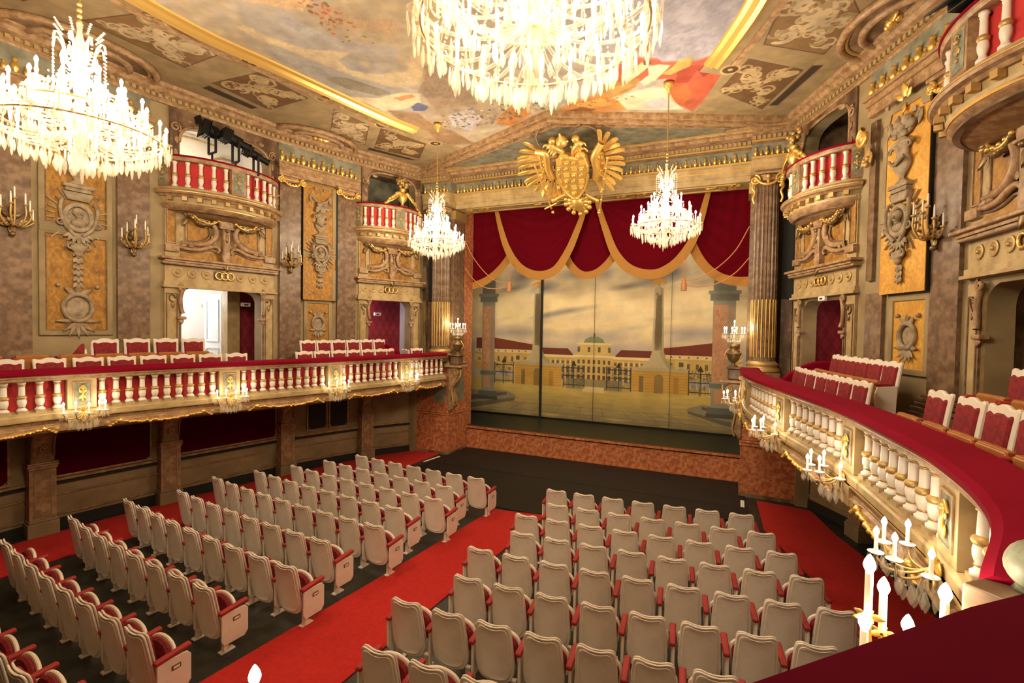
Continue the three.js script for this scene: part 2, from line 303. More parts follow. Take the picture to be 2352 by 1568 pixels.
// rooms behind the openings
function backRoom(b, x0, x1, y0, y1, depth, mats, name) {
  const q = bay(b), g = structGroup(name, q.x, 0, q.z, q.rot), w = x1 - x0, c = (x0 + x1) / 2, h = y1 - y0, t = .06, z0 = -.325;
  mk('back_wall', box(w, h, t, c, y0, z0 - depth), mats.back, g);
  mk('side_wall', box(t, h, depth, x0 - t / 2, y0, z0 - depth / 2), mats.side, g); mk('side_wall', box(t, h, depth, x1 + t / 2, y0, z0 - depth / 2), mats.side2 || mats.side, g);
  mk('ceiling', box(w + .1, t, depth + .1, c, y1, z0 - depth / 2), mats.top || mats.side, g); mk('floor', box(w + .1, t, depth + .1, c, y0 - t, z0 - depth / 2), mats.floor || M.cushion, g);
  return g;
}
function roomLamp(b, x, y, o, I, col) { const [px, pz] = inBay(b, x, o); const l = new THREE.PointLight(col, I, 0, 2); l.position.set(px, y, pz); l.castShadow = true; l.shadow.radius = 4; scene.add(l); return l; }
backRoom('L0', -1.0, 1.35, GAL, 5.6, 1.0, { back: M.damask, side: M.damask, side2: M.blueWhite, top: M.blueWhite }, 'passage_left');
backRoom('L0', -1.0, 1.3, 7.2, 9.5, 1.1, { back: M.stoneGreen, side: M.brownMarble }, 'box_room_left');
backRoom('R0', -1.2, 1.2, GAL, 5.5, 1.0, { back: M.damask, side: M.damask, top: M.cream }, 'passage_right');
backRoom('R0', -1.3, 1.1, 7.2, 9.5, 1.0, { back: M.stoneGreen, side: M.brownMarble }, 'box_room_right');
backRoom('R2', -1.2, 1.2, GAL, 5.5, .9, { back: M.cream, side: M.brownMarble, top: M.cream }, 'passage_right');
backRoom('R2', -1.3, 1.3, 7.2, 9.5, 1.0, { back: M.stoneGreen, side: M.brownMarble }, 'box_room_right');
{ // the lit vestibule behind the left doorway
  const q = bay('L2'), g = structGroup('vestibule', q.x, 0, q.z, q.rot);
  mk('damask_wall', box(.75, 3.4, .08, 1.62, GAL, -1.4), M.damask, g);
  mk('door_frame', [box(.34, 3.4, .3, 1.08, GAL, -1.3), box(.3, 3.4, .3, -1.25, GAL, -1.4), box(2.6, .6, .3, 0, 5.3, -1.4)], M.creamLight, g);
  mk('side_wall', box(.06, 3.4, 1.1, 2.0, GAL, -.87), M.blueWhite, g); mk('side_wall', box(.06, 3.4, 1.1, -1.4, GAL, -.87), M.cream, g);
  mk('ceiling', box(3.5, .06, 1.15, .3, 5.9, -.9), M.cream, g); mk('floor', box(5, .06, 5, .6, GAL - .06, -2.8), M.wood, g);
  mk('white_wall', [box(5, 3.4, .1, .7, GAL, -4.4), box(.1, 3.4, 3, 2.4, GAL, -2.95), box(.1, 3.4, 3, -1.5, GAL, -2.95), box(5, .1, 3.2, .6, 5.9, -2.9)], M.white, g);
  mk('skirting', box(5, .25, .03, .7, GAL, -4.33), M.blueWhite, g);
  const lx = inBay('L2', 1.72, -4.3);
  const d = bayThing('L2', .95, GAL, -1.5, 'door', 'pale blue-white panelled door leaf standing open in lit doorway', 'door');
  mk('leaf', box(.05, 2.65, .95, 0, 0, -.48), M.blueWhite, d);
  for (const [y, h] of [[.15, 1.0], [1.3, 1.2]]) mk('door_panel', ring(.7, h, .05, .02, 0, 0, 0).rotateY(-PI / 2).translate(-.025, y, -.48), M.blueWhite, d);
  mk('handle', [box(.04, .02, .12, -.05, 1.05, -.85)], M.gold, d);
  roomLamp('L2', .2, 5.2, -2.9, 8.5, new THREE.Color(1, .95, .88));
  roomLamp('L0', -.3, 4.9, -.9, 1.5, new THREE.Color(.95, .8, .85));
}
{ // the white vaulted box behind the spotlights
  const g = backRoom('L2', -1.1, 1.7, 7.2, 9.5, 1.5, { back: M.white, side: M.white, top: M.white }, 'box_room_left');
  mk('vault_rib', [tube([[-.9, 7.3, -1.75], [-.8, 8.6, -1.72], [-.1, 9.3, -1.72], [.9, 9.35, -1.72]], .03, 6), tube([[.2, 7.3, -1.75], [.35, 8.4, -1.72], [.9, 9.0, -1.72], [1.5, 9.05, -1.72]], .03, 6)], M.creamLight, g);
  roomLamp('L0', -.3, 8.3, -1.0, .15, new THREE.Color(1, .8, .55));
  roomLamp('R0', .1, 4.6, -.6, .7, new THREE.Color(1, .8, .6));
  roomLamp('L2', -.1, 8.35, -1.2, 2.4, new THREE.Color(1, .82, .55));
}

// ---------- ceiling ----------
const FRAME_L = [[-3.45, 4.35], [-3.75, 5.4], [-4.08, 7.2], [-4.32, 8.6], [-4.55, 9.8], [-4.55, 11.2], [-4.2, 13.2], [-3.2, 15.2], [-1.4, 16.6]];
const FRAME_R = [[3.55, 4.9], [4.0, 5.9], [4.45, 7.1], [4.75, 8.6], [4.85, 10.2], [4.7, 12], [4.1, 14], [2.9, 15.6], [1.0, 16.6]];
{ // fresco, painted on the flat ceiling: x -9..9, z 0..18
  const N = 2048, W0 = -9, S = 18, cv = document.createElement('canvas'); cv.width = cv.height = N; const c = cv.getContext('2d');
  const X = (x) => (x - W0) / S * N, Z = (z) => z / S * N, K = N / S;
  c.fillStyle = '#927d5a'; c.fillRect(0, 0, N, N);
  // painted cove: cream band with brown panels and arabesques
  const R = rngOf(31);
  const panel = (pts, col) => { c.fillStyle = col; c.beginPath(); pts.forEach((p, i) => i ? c.lineTo(X(p[0]), Z(p[1])) : c.moveTo(X(p[0]), Z(p[1]))); c.closePath(); c.fill(); c.strokeStyle = '#5a422a'; c.lineWidth = 3; c.stroke(); };
  const curl = (x, z, r, a, w, col) => { c.strokeStyle = col; c.lineWidth = w; c.beginPath(); for (let i = 0; i <= 26; i++) { const t = i / 26, q = a + t * 5.2, rr = r * (1 - t * .85); const px = X(x + rr * cos(q)), pz = Z(z + rr * sin(q)); i ? c.lineTo(px, pz) : c.moveTo(px, pz); } c.stroke(); };
  const arabesque = (pts, col) => {
    const cx = pts.reduce((s, p) => s + p[0], 0) / pts.length, cz = pts.reduce((s, p) => s + p[1], 0) / pts.length;
    c.save(); c.beginPath(); pts.forEach((p, i) => i ? c.lineTo(X(p[0]), Z(p[1])) : c.moveTo(X(p[0]), Z(p[1]))); c.closePath(); c.clip(); c.lineCap = 'round';
    for (let i = 0; i < 22; i++) { const e = pts[i % pts.length], t = .15 + .62 * R(); curl(cx + (e[0] - cx) * t + (R() - .5) * .25, cz + (e[1] - cz) * t + (R() - .5) * .25, .09 + .17 * R(), R() * 6.3, 4 + 5 * R(), col); }
    for (let i = 0; i < 16; i++) { const e = pts[(i * 3) % pts.length], t = .7 * R(); c.fillStyle = col; c.beginPath(); c.ellipse(X(cx + (e[0] - cx) * t), Z(cz + (e[1] - cz) * t), 7 + 8 * R(), 4 + 4 * R(), R() * 3, 0, 7); c.fill(); }
    c.restore();
  };
  const brown = (q) => { panel(q, '#66492a'); arabesque(q, '#9c845e'); arabesque(q, '#ab946c'); }, pale = (q) => { panel(q, '#7a5d3a'); arabesque(q, '#a89270'); arabesque(q, '#94805f'); arabesque(q, '#b4a080'); };
  brown([[-4.5, 5.0], [-4.02, 3.6], [-4.95, 2.6], [-5.67, 3.87]]); pale([[-4.82, 6.4], [-4.66, 5.3], [-5.75, 4.2], [-6.0, 5.3]]);
  brown([[-4.98, 8.4], [-4.95, 7.1], [-6.35, 7.0], [-6.35, 8.47]]); pale([[-5.0, 10.6], [-5.05, 9.2], [-6.25, 9.15], [-6.3, 10.9]]);
  brown([[-4.8, 12.5], [-4.98, 11.4], [-6.6, 11.6], [-6.3, 12.9]]); pale([[-3.9, 14.5], [-4.6, 13.2], [-6.1, 13.5], [-5.5, 15.2]]);
  brown([[4.46, 5.06], [5.46, 4.2], [4.78, 2.52], [3.87, 3.85]]); pale([[4.95, 6.9], [5.85, 6.6], [6.16, 5.76], [5.75, 4.7], [4.7, 5.5]]);
  brown([[5.2, 8.5], [5.15, 7.4], [6.45, 7.2], [6.55, 8.4]]); pale([[5.25, 10.6], [5.2, 9.2], [6.6, 9.2], [6.6, 10.8]]); brown([[5.0, 12.5], [5.2, 11.4], [6.7, 11.6], [6.4, 12.9]]);
  for (const q of [[[-6.55, 8.4], [-6.78, 8.4], [-6.72, 7.2], [-6.52, 7.2]], [[-5.12, 2.5], [-5.3, 2.6], [-5.95, 3.85], [-5.78, 3.95]], [[5.62, 4.3], [5.8, 4.25], [5.1, 2.6], [4.94, 2.66]], [[6.6, 8.4], [6.8, 8.4], [6.75, 7.3], [6.58, 7.3]]]) panel(q, '#3a2b1c');
  for (const [x, z] of [[-4.62, 6.95], [-4.35, 5.15], [-4.78, 8.75], [4.12, 4.75], [-3.75, 3.5]]) { c.fillStyle = '#b59a68'; c.beginPath(); c.arc(X(x), Z(z), .2 * K, 0, 7); c.fill(); c.fillStyle = '#4c3620'; c.beginPath(); c.arc(X(x), Z(z), .15 * K, 0, 7); c.fill(); c.fillStyle = '#c09a56'; c.beginPath(); c.arc(X(x), Z(z), .05 * K, 0, 7); c.fill(); }
  // the sky field inside the gold frame
  c.save(); c.beginPath();
  const loop = [...FRAME_L, ...[...FRAME_R].reverse(), [3.95, 4.6], [3.55, 3.5], [3.3, 2.9], [2.2, 3.35], [0, 4.3], [-2.2, 3.3], [-3.2, 2.9], [-3.6, 3.7]];
  loop.forEach((p, i) => i ? c.lineTo(X(p[0]), Z(p[1])) : c.moveTo(X(p[0]), Z(p[1]))); c.closePath(); c.clip();
  c.fillStyle = '#a3947c'; c.fillRect(0, 0, N, N);
  const blob = (x, z, rx, rz, rot, col, al) => { c.save(); c.translate(X(x), Z(z)); c.rotate(rot); c.scale(rx * K, rz * K); const g = c.createRadialGradient(0, 0, 0, 0, 0, 1); const [r, gg, b] = hex(col); g.addColorStop(0, `rgba(${r},${gg},${b},${al})`); g.addColorStop(.55, `rgba(${r},${gg},${b},${al * .7})`); g.addColorStop(1, `rgba(${r},${gg},${b},0)`); c.fillStyle = g; c.fillRect(-1, -1, 2, 2); c.restore(); };
  const daub = ([col, jit, al, pts]) => {            // a ragged, layered brush shape
    const cx = pts.reduce((s, p) => s + p[0], 0) / pts.length, cz = pts.reduce((s, p) => s + p[1], 0) / pts.length, [r, gg, b] = hex(parseInt(col.slice(1), 16));
    for (let k = 0; k < 4; k++) { const q = 1.04 - .04 * k; c.fillStyle = `rgba(${r},${gg},${b},${al * .4})`; c.beginPath(); pts.forEach((p, i) => { const px = X(cx + (p[0] - cx) * q + (R() - .5) * jit), pz = Z(cz + (p[1] - cz) * q + (R() - .5) * jit); i ? c.lineTo(px, pz) : c.moveTo(px, pz); }); c.closePath(); c.fill(); }
    const x0 = min(...pts.map((p) => p[0])), x1 = max(...pts.map((p) => p[0])), z0 = min(...pts.map((p) => p[1])), z1 = max(...pts.map((p) => p[1]));
    const inside = (x, z) => { let f = false; for (let i = 0, j = pts.length - 1; i < pts.length; j = i++) { const [ax, az] = pts[i], [bx, bz] = pts[j]; if ((az > z) !== (bz > z) && x < (bx - ax) * (z - az) / (bz - az) + ax) f = !f; } return f; };
    const sz = max(.022, jit * .55), n = min(900, floor(2.6 * (x1 - x0) * (z1 - z0) / (sz * sz * .5)) + 20), dir = atan2(z1 - z0, x1 - x0) * (R() < .5 ? 1 : .6);
    for (let k = 0; k < n; k++) { const x = x0 + (x1 - x0) * R(), z = z0 + (z1 - z0) * R(); if (!inside(x, z)) continue; const v = .86 + .28 * R(); c.fillStyle = `rgba(${floor(min(255, r * v))},${floor(min(255, gg * v))},${floor(min(255, b * v * (.96 + .1 * R())))},${al * (.35 + .4 * R())})`; c.beginPath(); c.ellipse(X(x), Z(z), sz * K * (.5 + .9 * R()), sz * K * (.16 + .25 * R()), dir + (R() - .5) * 1.1, 0, 7); c.fill(); }
  };
  for (const [x, z, rx, rz, ro, col, al] of [[2.6, 9, 3, 5, 0, 0x9a97a2, 1], [3.6, 7, 1.8, 2.6, 0, 0x9c99a4, .9], [-2.6, 10.4, 2.6, 3.4, .3, 0xa08c72, .8], [-.6, 9, 1.6, 3, .2, 0xaa9878, .8], [-3.4, 8.4, 1.0, 2.6, -.2, 0x938e8c, .9], [-3.0, 6.6, .9, 2, -.3, 0x94908e, .9], [-2.2, 5, 1.6, 1.2, .2, 0x7c6a54, .8], [1, 5.2, 1.6, .8, 0, 0x96929c, .8], [.4, 7.2, 1.2, 1.6, 0, 0xa39a92, .7]]) blob(x, z, rx, rz, ro, col, al);
  for (let i = 0; i < 420; i++) {                      // brushed cloud strokes
    const x = -4.6 + 9 * R(), z = 3.6 + 10 * R(), warm = x < .4 ? [0xb8a078, 0x9d948c, 0x8a8686, 0xae9876, 0x98959a][floor(R() * 5)] : [0x9a97a4, 0xa5a2ac, 0x918e9c, 0xa39c98][floor(R() * 4)];
    blob(x, z, .05 + .12 * R(), .2 + .5 * R(), (x < 0 ? -.35 : .5) + .4 * (R() - .5), warm, .18 + .2 * R());
  }
  const DAUBS = [
['#c9b080',0.1,0.5,[[-3.70,9.37],[-3.40,8.75],[-2.79,8.36],[-2.50,8.29],[-3.02,8.17],[-3.12,7.75],[-2.67,7.34],[-2.08,7.23],[-1.47,7.26],[-2.02,6.59],[-2.76,6.79],[-3.18,7.43],[-3.54,8.29],[-3.71,8.88],[-3.91,9.20],[-3.93,9.72],[-3.72,9.71]]],
['#c0a778',0.16,0.4,[[-0.48,9.05],[-0.15,8.91],[-1.08,7.62],[-1.97,6.68],[-1.94,7.27],[-1.09,8.25]]],
['#6c624e',0.06,0.5,[[-3.73,7.81],[-3.39,7.47],[-3.01,6.78],[-2.96,6.53],[-3.31,6.56],[-3.74,7.08],[-3.85,7.56]]],
['#77604a',0.12,0.5,[[-1.55,7.29],[-1.16,7.48],[-1.10,7.10],[-1.24,5.94],[-1.37,5.28],[-2.47,5.47],[-2.34,6.39],[-1.86,6.84]]],
['#a68868',0.1,0.5,[[-2.16,9.57],[-1.88,9.52],[-1.87,9.13],[-1.21,8.79],[-1.23,8.45],[-1.54,8.36],[-1.95,8.82],[-2.38,9.21]]],
['#bd9a74',0.12,0.45,[[-3.13,10.16],[-2.13,9.74],[-2.42,9.56],[-2.74,9.82]]],
['#d2bd98',0.03,0.8,[[-4.00,6.80],[-3.38,6.47],[-2.73,6.51],[-2.40,6.30],[-2.61,5.91],[-3.17,5.76],[-3.75,5.86],[-3.80,6.27]]],
['#4b5070',0.02,0.9,[[-2.95,5.80],[-2.66,5.93],[-2.55,5.64],[-2.79,5.47],[-3.04,5.57]]],
['#b9794a',0.02,0.8,[[-3.05,6.34],[-2.55,6.34],[-2.54,6.20],[-3.00,6.15]]],
['#7a5638',0.07,0.6,[[-3.60,5.88],[-3.02,5.43],[-3.06,4.57],[-2.78,4.14],[-2.70,3.07],[-3.86,3.34],[-3.85,4.83]]],
['#9a98a4',0.07,0.6,[[-2.37,5.03],[-1.68,5.15],[-1.62,4.58],[-2.34,3.96],[-2.63,4.40]]],
['#9d9a9c',0.1,0.4,[[-2.79,9.77],[-2.77,9.24],[-2.38,8.56],[-1.53,7.97],[-2.06,7.68],[-2.75,8.40],[-3.20,9.42]]],
['#8f8a88',0.08,0.5,[[-4.04,9.10],[-3.77,8.30],[-3.41,7.58],[-3.91,7.69],[-4.19,8.57]]],
['#9b98a4',0.25,0.5,[[2.83,7.65],[4.42,6.98],[3.76,5.35],[2.81,5.66],[2.78,6.48]]],
['#a3a0aa',0.2,0.4,[[3.02,7.57],[3.92,7.19],[3.59,6.29],[2.98,6.25]]],
['#a8452a',0.03,0.95,[[2.10,5.92],[2.37,6.01],[2.83,5.74],[2.89,5.59],[3.52,5.37],[3.84,5.49],[4.23,5.33],[4.06,4.69],[3.87,4.06],[3.58,3.51],[3.25,3.01],[3.00,3.50],[2.76,3.96],[2.92,4.46],[2.88,4.88],[2.00,5.04],[1.78,4.92],[1.79,5.34]]],
['#80281c',0.03,0.7,[[3.76,5.27],[4.22,5.31],[4.02,4.71],[3.64,4.57],[3.50,5.02]]],
['#c9622e',0.03,0.8,[[2.86,4.37],[3.24,4.49],[3.33,3.96],[3.09,3.46],[2.85,3.85]]],
['#bd5434',0.02,0.7,[[3.31,4.30],[3.82,4.88],[3.89,4.66],[3.39,3.58]]],
['#8e321e',0.02,0.7,[[3.19,5.33],[3.59,5.16],[3.28,4.52],[3.03,4.62]]],
['#9c7634',0.03,0.9,[[1.54,5.13],[2.10,5.10],[2.38,5.09],[2.22,4.74],[1.78,4.48],[1.27,4.45]]],
['#b88a48',0.02,0.7,[[1.58,4.90],[2.08,4.97],[2.19,4.82],[1.71,4.60]]],
['#d9bd94',0.015,0.95,[[2.04,5.23],[2.37,5.57],[2.53,5.74],[2.66,5.62],[2.54,5.41],[2.14,5.03]]],
['#cfc0a0',0.015,0.95,[[2.61,5.53],[2.84,5.51],[3.03,5.39],[2.88,5.18],[2.66,4.88],[2.41,4.75],[2.37,4.97],[2.57,5.17]]],
['#5e4226',0.012,0.9,[[2.56,5.76],[2.69,5.74],[2.69,5.61],[2.55,5.59]]],
['#c79c52',0.02,0.9,[[3.21,5.56],[3.47,5.56],[3.39,5.21],[2.98,5.00],[2.82,5.10],[3.06,5.29]]],
['#d8c8a8',0.04,0.9,[[1.45,4.13],[1.98,4.51],[2.57,4.60],[2.82,4.39],[2.92,3.66],[3.07,3.17],[2.39,3.44],[1.72,3.72]]],
['#aaa3ac',0.04,0.7,[[2.16,3.84],[2.68,4.06],[2.89,3.42],[2.39,3.39]]],
['#8f6f4a',0.02,0.9,[[2.56,6.50],[2.71,6.51],[2.82,6.34],[2.80,6.13],[2.68,5.99],[2.53,6.12]]],
['#ae7434',0.03,0.95,[[0.33,4.34],[0.91,4.65],[1.44,4.73],[1.72,4.22],[1.82,3.68],[0.38,3.99]]],
['#a96a2c',0.03,0.95,[[-1.26,4.44],[-0.62,4.98],[-0.34,4.79],[-0.42,4.32],[-1.18,3.81],[-1.48,4.12]]],
['#c79250',0.015,0.7,[[0.74,4.42],[1.39,4.52],[1.59,4.08],[0.96,4.08]]],
['#6e4420',0.015,0.7,[[0.43,4.16],[0.89,4.23],[1.14,3.95],[0.58,3.91]]]

  ];
  DAUBS.forEach(daub);
  const sprinkle = (n, x0, x1, z0, z1, cols, r) => { for (let i = 0; i < n; i++) { const k = hex(cols[floor(R() * cols.length)]); c.fillStyle = `rgba(${k[0]},${k[1]},${k[2]},.8)`; c.beginPath(); c.ellipse(X(x0 + (x1 - x0) * R()), Z(z0 + (z1 - z0) * R()), r * K * (.5 + R()), r * K * (.4 + .6 * R()), R() * 3, 0, 7); c.fill(); } };
  sprinkle(60, -2.1, -1.3, 4.6, 5.0, [0xc49a84, 0x8a7a50, 0xd8c4aa, 0x6c6a48, 0xb07a60], .03);
  sprinkle(40, -2.35, -1.95, 9.1, 9.9, [0xa8583c, 0x5c6044, 0xb87a4c, 0x7c4a34], .04);
  sprinkle(30, -2.5, -1.9, 8.3, 9.2, [0xa8583c, 0x6c6044, 0xc08a5c], .035);
  sprinkle(40, -2.9, -2.3, 4.3, 4.8, [0x4a4a60, 0xc07a48, 0xd0b898, 0x54503c], .03);
  sprinkle(60, -1.6, -.9, 4.2, 4.6, [0x5a5c78, 0xb06a3c, 0x8a6a48, 0x6c6a58], .03);
  sprinkle(120, -2.6, .2, 4.1, 5.2, [0x5e503c, 0x6c5e48, 0x847258, 0x4c4636], .05);
  sprinkle(50, .2, 2.3, 4.2, 4.5, [0x7c4a18, 0xc08a3c, 0x94601e], .03);
  c.restore();
  // tympanum stone between the raking cornice and the entablature
  const im = c.getImageData(0, 0, N, N), d = im.data;
  for (let y = 0; y < N; y += 1) for (let x = 0; x < N; x += 1) { const o = (y * N + x) * 4, f = .86 + .28 * fbm(x / 24, y / 24, 4096, 77, 3); d[o] = min(255, d[o] * f); d[o + 1] = min(255, d[o + 1] * f); d[o + 2] = min(255, d[o + 2] * f); }
  c.putImageData(im, 0, 0);
  const t = new THREE.CanvasTexture(cv); t.colorSpace = THREE.SRGBColorSpace; t.magFilter = THREE.LinearFilter; t.anisotropy = 8;
  const g = new THREE.PlaneGeometry(S, S); g.rotateX(PI / 2); g.translate(0, 0, 9);
  // uv: u along x, v so that canvas row = z
  const P = g.attributes.position, U = g.attributes.uv; for (let i = 0; i < P.count; i++) U.setXY(i, (P.getX(i) - W0) / S, 1 - P.getZ(i) / S);
  const m = struct('ceiling', g, std({ map: t, roughness: .8 }), scene, true); m.position.y = CEIL;
  struct('ceiling_slab', box(22, .3, 26, 0, CEIL + .01, 9), M.cream);
}
{ // gold frame of the fresco
  const a = resample(FRAME_L, 60), b = resample(FRAME_R, 60);
  const prof = [[.0, CEIL], [.0, CEIL - .05], [.08, CEIL - .1], [.16, CEIL - .06], [.2, CEIL - .1], [.26, CEIL - .05], [.34, CEIL - .03], [.36, CEIL]];
  const g = thing('fresco_frame', 'gilded moulded frame around the ceiling fresco', 'ceiling frame'); 
  mk('gilded_moulding', [sweep(pathOf(a, 1), prof.map((p) => [p[0] - .32, p[1]]), .3, undefined, 60)], M.gold, g);
  mk('gilded_moulding', [sweep(pathOf(b, -1), prof.map((p) => [p[0] - .32, p[1]]), .3, undefined, 60)], M.gold, g);
  mk('outer_moulding', [sweep(pathOf(a, 1), rectProf(-.62, -.5, CEIL - .03, CEIL), .3, undefined, 60), sweep(pathOf(b, -1), rectProf(-.62, -.5, CEIL - .03, CEIL), .3, undefined, 60)], M.creamPink, g);
}
// lunette arches where ceiling and cornice meet
function lunette(b, hw, depth, c = 0) {
  const q = bay(b), g = structGroup('trim', q.x, CEIL - .06, q.z, q.rot);
  const arc = (k, y = 0) => { const o = []; for (let i = 0; i <= 16; i++) { const a = PI * i / 16; o.push([c - hw * k * cos(a), y, .3 + depth * k * sin(a)]); } return o; };
  mk('arch_moulding', tube(arc(1), .07, 6, 32), M.creamPink, g); mk('arch_moulding', tube(arc(.9, .02), .04, 6, 32), M.goldDull, g);
  const f = ext(arc(.86).map((p) => [p[0], p[2]]), .03).rotateX(PI / 2).translate(0, .05, 0);
  mk('arch_field', f, M.brownMarble, g); mk('arch_moulding', tube(arc(.62, .0), .07, 6, 24), M.creamPink, g);
  mk('lunette_ornament', [leaf(.3, .16, c, .02, .5, 0, .1).rotateX(0), ball(.09, c, 0, .45), ball(.06, c - .14, 0, .42), ball(.06, c + .14, 0, .42)], M.gold, g);
}
lunette('L3', 1.3, .85); lunette('L1', 1.15, .7); lunette('R1', 1.15, .75); lunette('R3', 1.3, .8); lunette('L5', 1.1, .7);
// wall cornice with dentils, running round both sides
for (const [W, n] of [[LW, 'left'], [RW, 'right']]) {
  const t = structGroup('trim_cornice');
  mk('cornice', sweep(W, [[0, 9.36], [.06, 9.36], [.08, 9.42], [.1, 9.42], [.1, 9.5], [.24, 9.54], [.3, 9.6], [.38, 9.63], [.4, CEIL], [0, CEIL]], 0, W.len, 110), M.creamPink, t);
  mk('gilded_fillet', sweep(W, [[.075, 9.405], [.095, 9.405], [.095, 9.425], [.075, 9.425], [.075, 9.405]], 0, W.len, 110), M.goldDull, t);
  const dg = box(.075, .075, .07);
  for (let s = .3; s < 14.5; s += .135) { const q = W.at(s, .125), m = mk('dentil', dg, M.creamLight, t); m.position.set(q.x, 9.43, q.z); m.rotation.y = q.rot; }
}
// ---------- stage ----------
struct('stage_floor', box(13, .1, 7, 0, .69, -3.5), M.stageGreen);
struct('stage_apron', [box(9.2, .72, .12, 0, .02, -.06), box(9.2, .06, .2, 0, .73, -.05), box(9.2, .05, .15, 0, .02, -.02)], M.pink);
struct('stage_house', [box(15, 10, .2, 0, 0, -7), box(.2, 10, 7, -7.2, 0, -3.5), box(.2, 10, 7, 7.2, 0, -3.5), box(15, .2, 8, 0, 9.9, -3.5)], M.blackPanel);
for (const s of [-1, 1]) struct('proscenium_wall', [box(2.6, 9.7, .5, s * 6.06, 0, -.1), box(.3, 9.7, 1.6, s * 5.98, 0, .7)], M.cream);
struct('proscenium_jamb', [box(.22, 8.45, .62, -4.75, .7, -.15), box(.22, 8.45, .62, 4.75, .7, -.15)], M.pink);
{ // painted act drop: x -6.4..5.2, y .79..7.3
  const X0 = -6.4, X1 = 5.2, Y0 = .79, Y1 = 7.3, NW = 2048, NH = 1150, cv = document.createElement('canvas'); cv.width = NW; cv.height = NH; const c = cv.getContext('2d');
  const X = (x) => (x - X0) / (X1 - X0) * NW, Y = (y) => (Y1 - y) / (Y1 - Y0) * NH, K = NW / (X1 - X0);
  const R = rngOf(5), cc = -.63;
  const rect = (x0, y0, x1, y1, col) => { c.fillStyle = col; c.fillRect(X(x0), Y(y1), (x1 - x0) * K, (y1 - y0) / (Y1 - Y0) * NH); };
  const poly = (pts, col) => { c.fillStyle = col; c.beginPath(); pts.forEach((p, i) => i ? c.lineTo(X(p[0]), Y(p[1])) : c.moveTo(X(p[0]), Y(p[1]))); c.closePath(); c.fill(); };
  const line = (pts, col, w) => { c.strokeStyle = col; c.lineWidth = w; c.beginPath(); pts.forEach((p, i) => i ? c.lineTo(X(p[0]), Y(p[1])) : c.moveTo(X(p[0]), Y(p[1]))); c.stroke(); };
  const blob = (x, y, rx, ry, rot, col, al) => { c.save(); c.translate(X(x), Y(y)); c.rotate(rot); c.scale(rx * K, ry * K); const g = c.createRadialGradient(0, 0, 0, 0, 0, 1); const [r, gg, b] = hex(col); g.addColorStop(0, `rgba(${r},${gg},${b},${al})`); g.addColorStop(1, `rgba(${r},${gg},${b},0)`); c.fillStyle = g; c.fillRect(-1, -1, 2, 2); c.restore(); };
  // sky
  const sg = c.createLinearGradient(0, Y(7.3), 0, Y(3.4)); sg.addColorStop(0, '#b3a990'); sg.addColorStop(.5, '#e2d0a6'); sg.addColorStop(.8, '#e6d4a8'); sg.addColorStop(.92, '#bdb2a4'); sg.addColorStop(1, '#aeaaac'); c.fillStyle = sg; c.fillRect(0, 0, NW, NH);
  for (let i = 0; i < 260; i++) { const y = 4.1 + 3 * R(); blob(X0 + 11.6 * R(), y, .3 + .9 * R(), .08 + .22 * R(), -.25 * R() + (R() - .5) * .2, [0xf0e0b6, 0xe4d09e, 0xcfc0a0, 0xaeaaa2, 0xf2dfaa][floor(R() * 5)], .22 + .25 * R()); }
  for (const [x, y, rx, ry, al] of [[-3.6, 6.5, 1.0, .5, .8], [-2.7, 6.0, .7, .35, .7], [-4.1, 6.0, .9, .18, .6], [-1.3, 6.55, 1.2, .3, .6], [-1.6, 5.1, 1.3, .16, .55], [-2.6, 4.9, .9, .14, .45], [1.6, 6.3, 1.0, .4, .8], [.6, 6.0, .9, .16, .6], [-5.2, 4.7, .5, .6, .5], [2.3, 6.5, .6, .4, .7], [3.2, 6.1, .6, .2, .4], [-.2, 6.5, .5, .3, .4]]) blob(x, y, rx, ry, -.15, 0x5b5d66, al);
  blob(-4, 4.2, 2.2, .35, 0, 0x8d8a92, .8); blob(-.6, 4.15, 2, .3, 0, 0x97939a, .7); blob(3, 4.3, 1.6, .4, 0, 0x8f8c96, .8);
  // palace: main block, wings, roofs
  const dx = (x) => cc + x;
  for (const s of [-1, 1]) {
    poly([[dx(s * .75), 3.3], [dx(s * 1.05), 3.62], [dx(s * 2.25), 3.62], [dx(s * 2.5), 3.3]], '#6e3a2c');
    poly([[dx(s * 2.4), 3.42], [dx(s * 2.4), 3.72], [dx(s * 3.1), 3.8], [dx(s * 4.3), 3.98], [dx(s * 5.1), 3.95], [dx(s * 5.1), 3.42]], '#74392b');
    rect(min(dx(s * .7), dx(s * 2.4)), 2.5, max(dx(s * .7), dx(s * 2.4)), 3.34, '#c2a563');
    rect(min(dx(s * 2.3), dx(s * 5.2)), 2.6, max(dx(s * 2.3), dx(s * 5.2)), 3.5, '#c0a362');
    rect(min(dx(s * 2.3), dx(s * 5.2)), 3.36, max(dx(s * 2.3), dx(s * 5.2)), 3.5, '#d6c491');
    for (let i = 0; i < 9; i++) { const x = dx(s * (2.55 + i * .3)); rect(x - .03, 3.4, x + .03, 3.46, '#7a6a48'); rect(x - .05, 3.0, x + .05, 3.2, '#6c6046'); }
    poly([[dx(s * 3.4), 2.75], [dx(s * 5.2), 3.25], [dx(s * 5.2), 3.0], [dx(s * 3.4), 2.55]], '#d2b876'); line([[dx(s * 3.4), 2.76], [dx(s * 5.2), 3.27]], '#e2d19c', 5);
    for (let i = 0; i < 6; i++) { const x = dx(s * (3.55 + i * .28)), y = 2.62 + i * .075; rect(x - .07, y, x + .07, y + .14, '#9c8450'); }
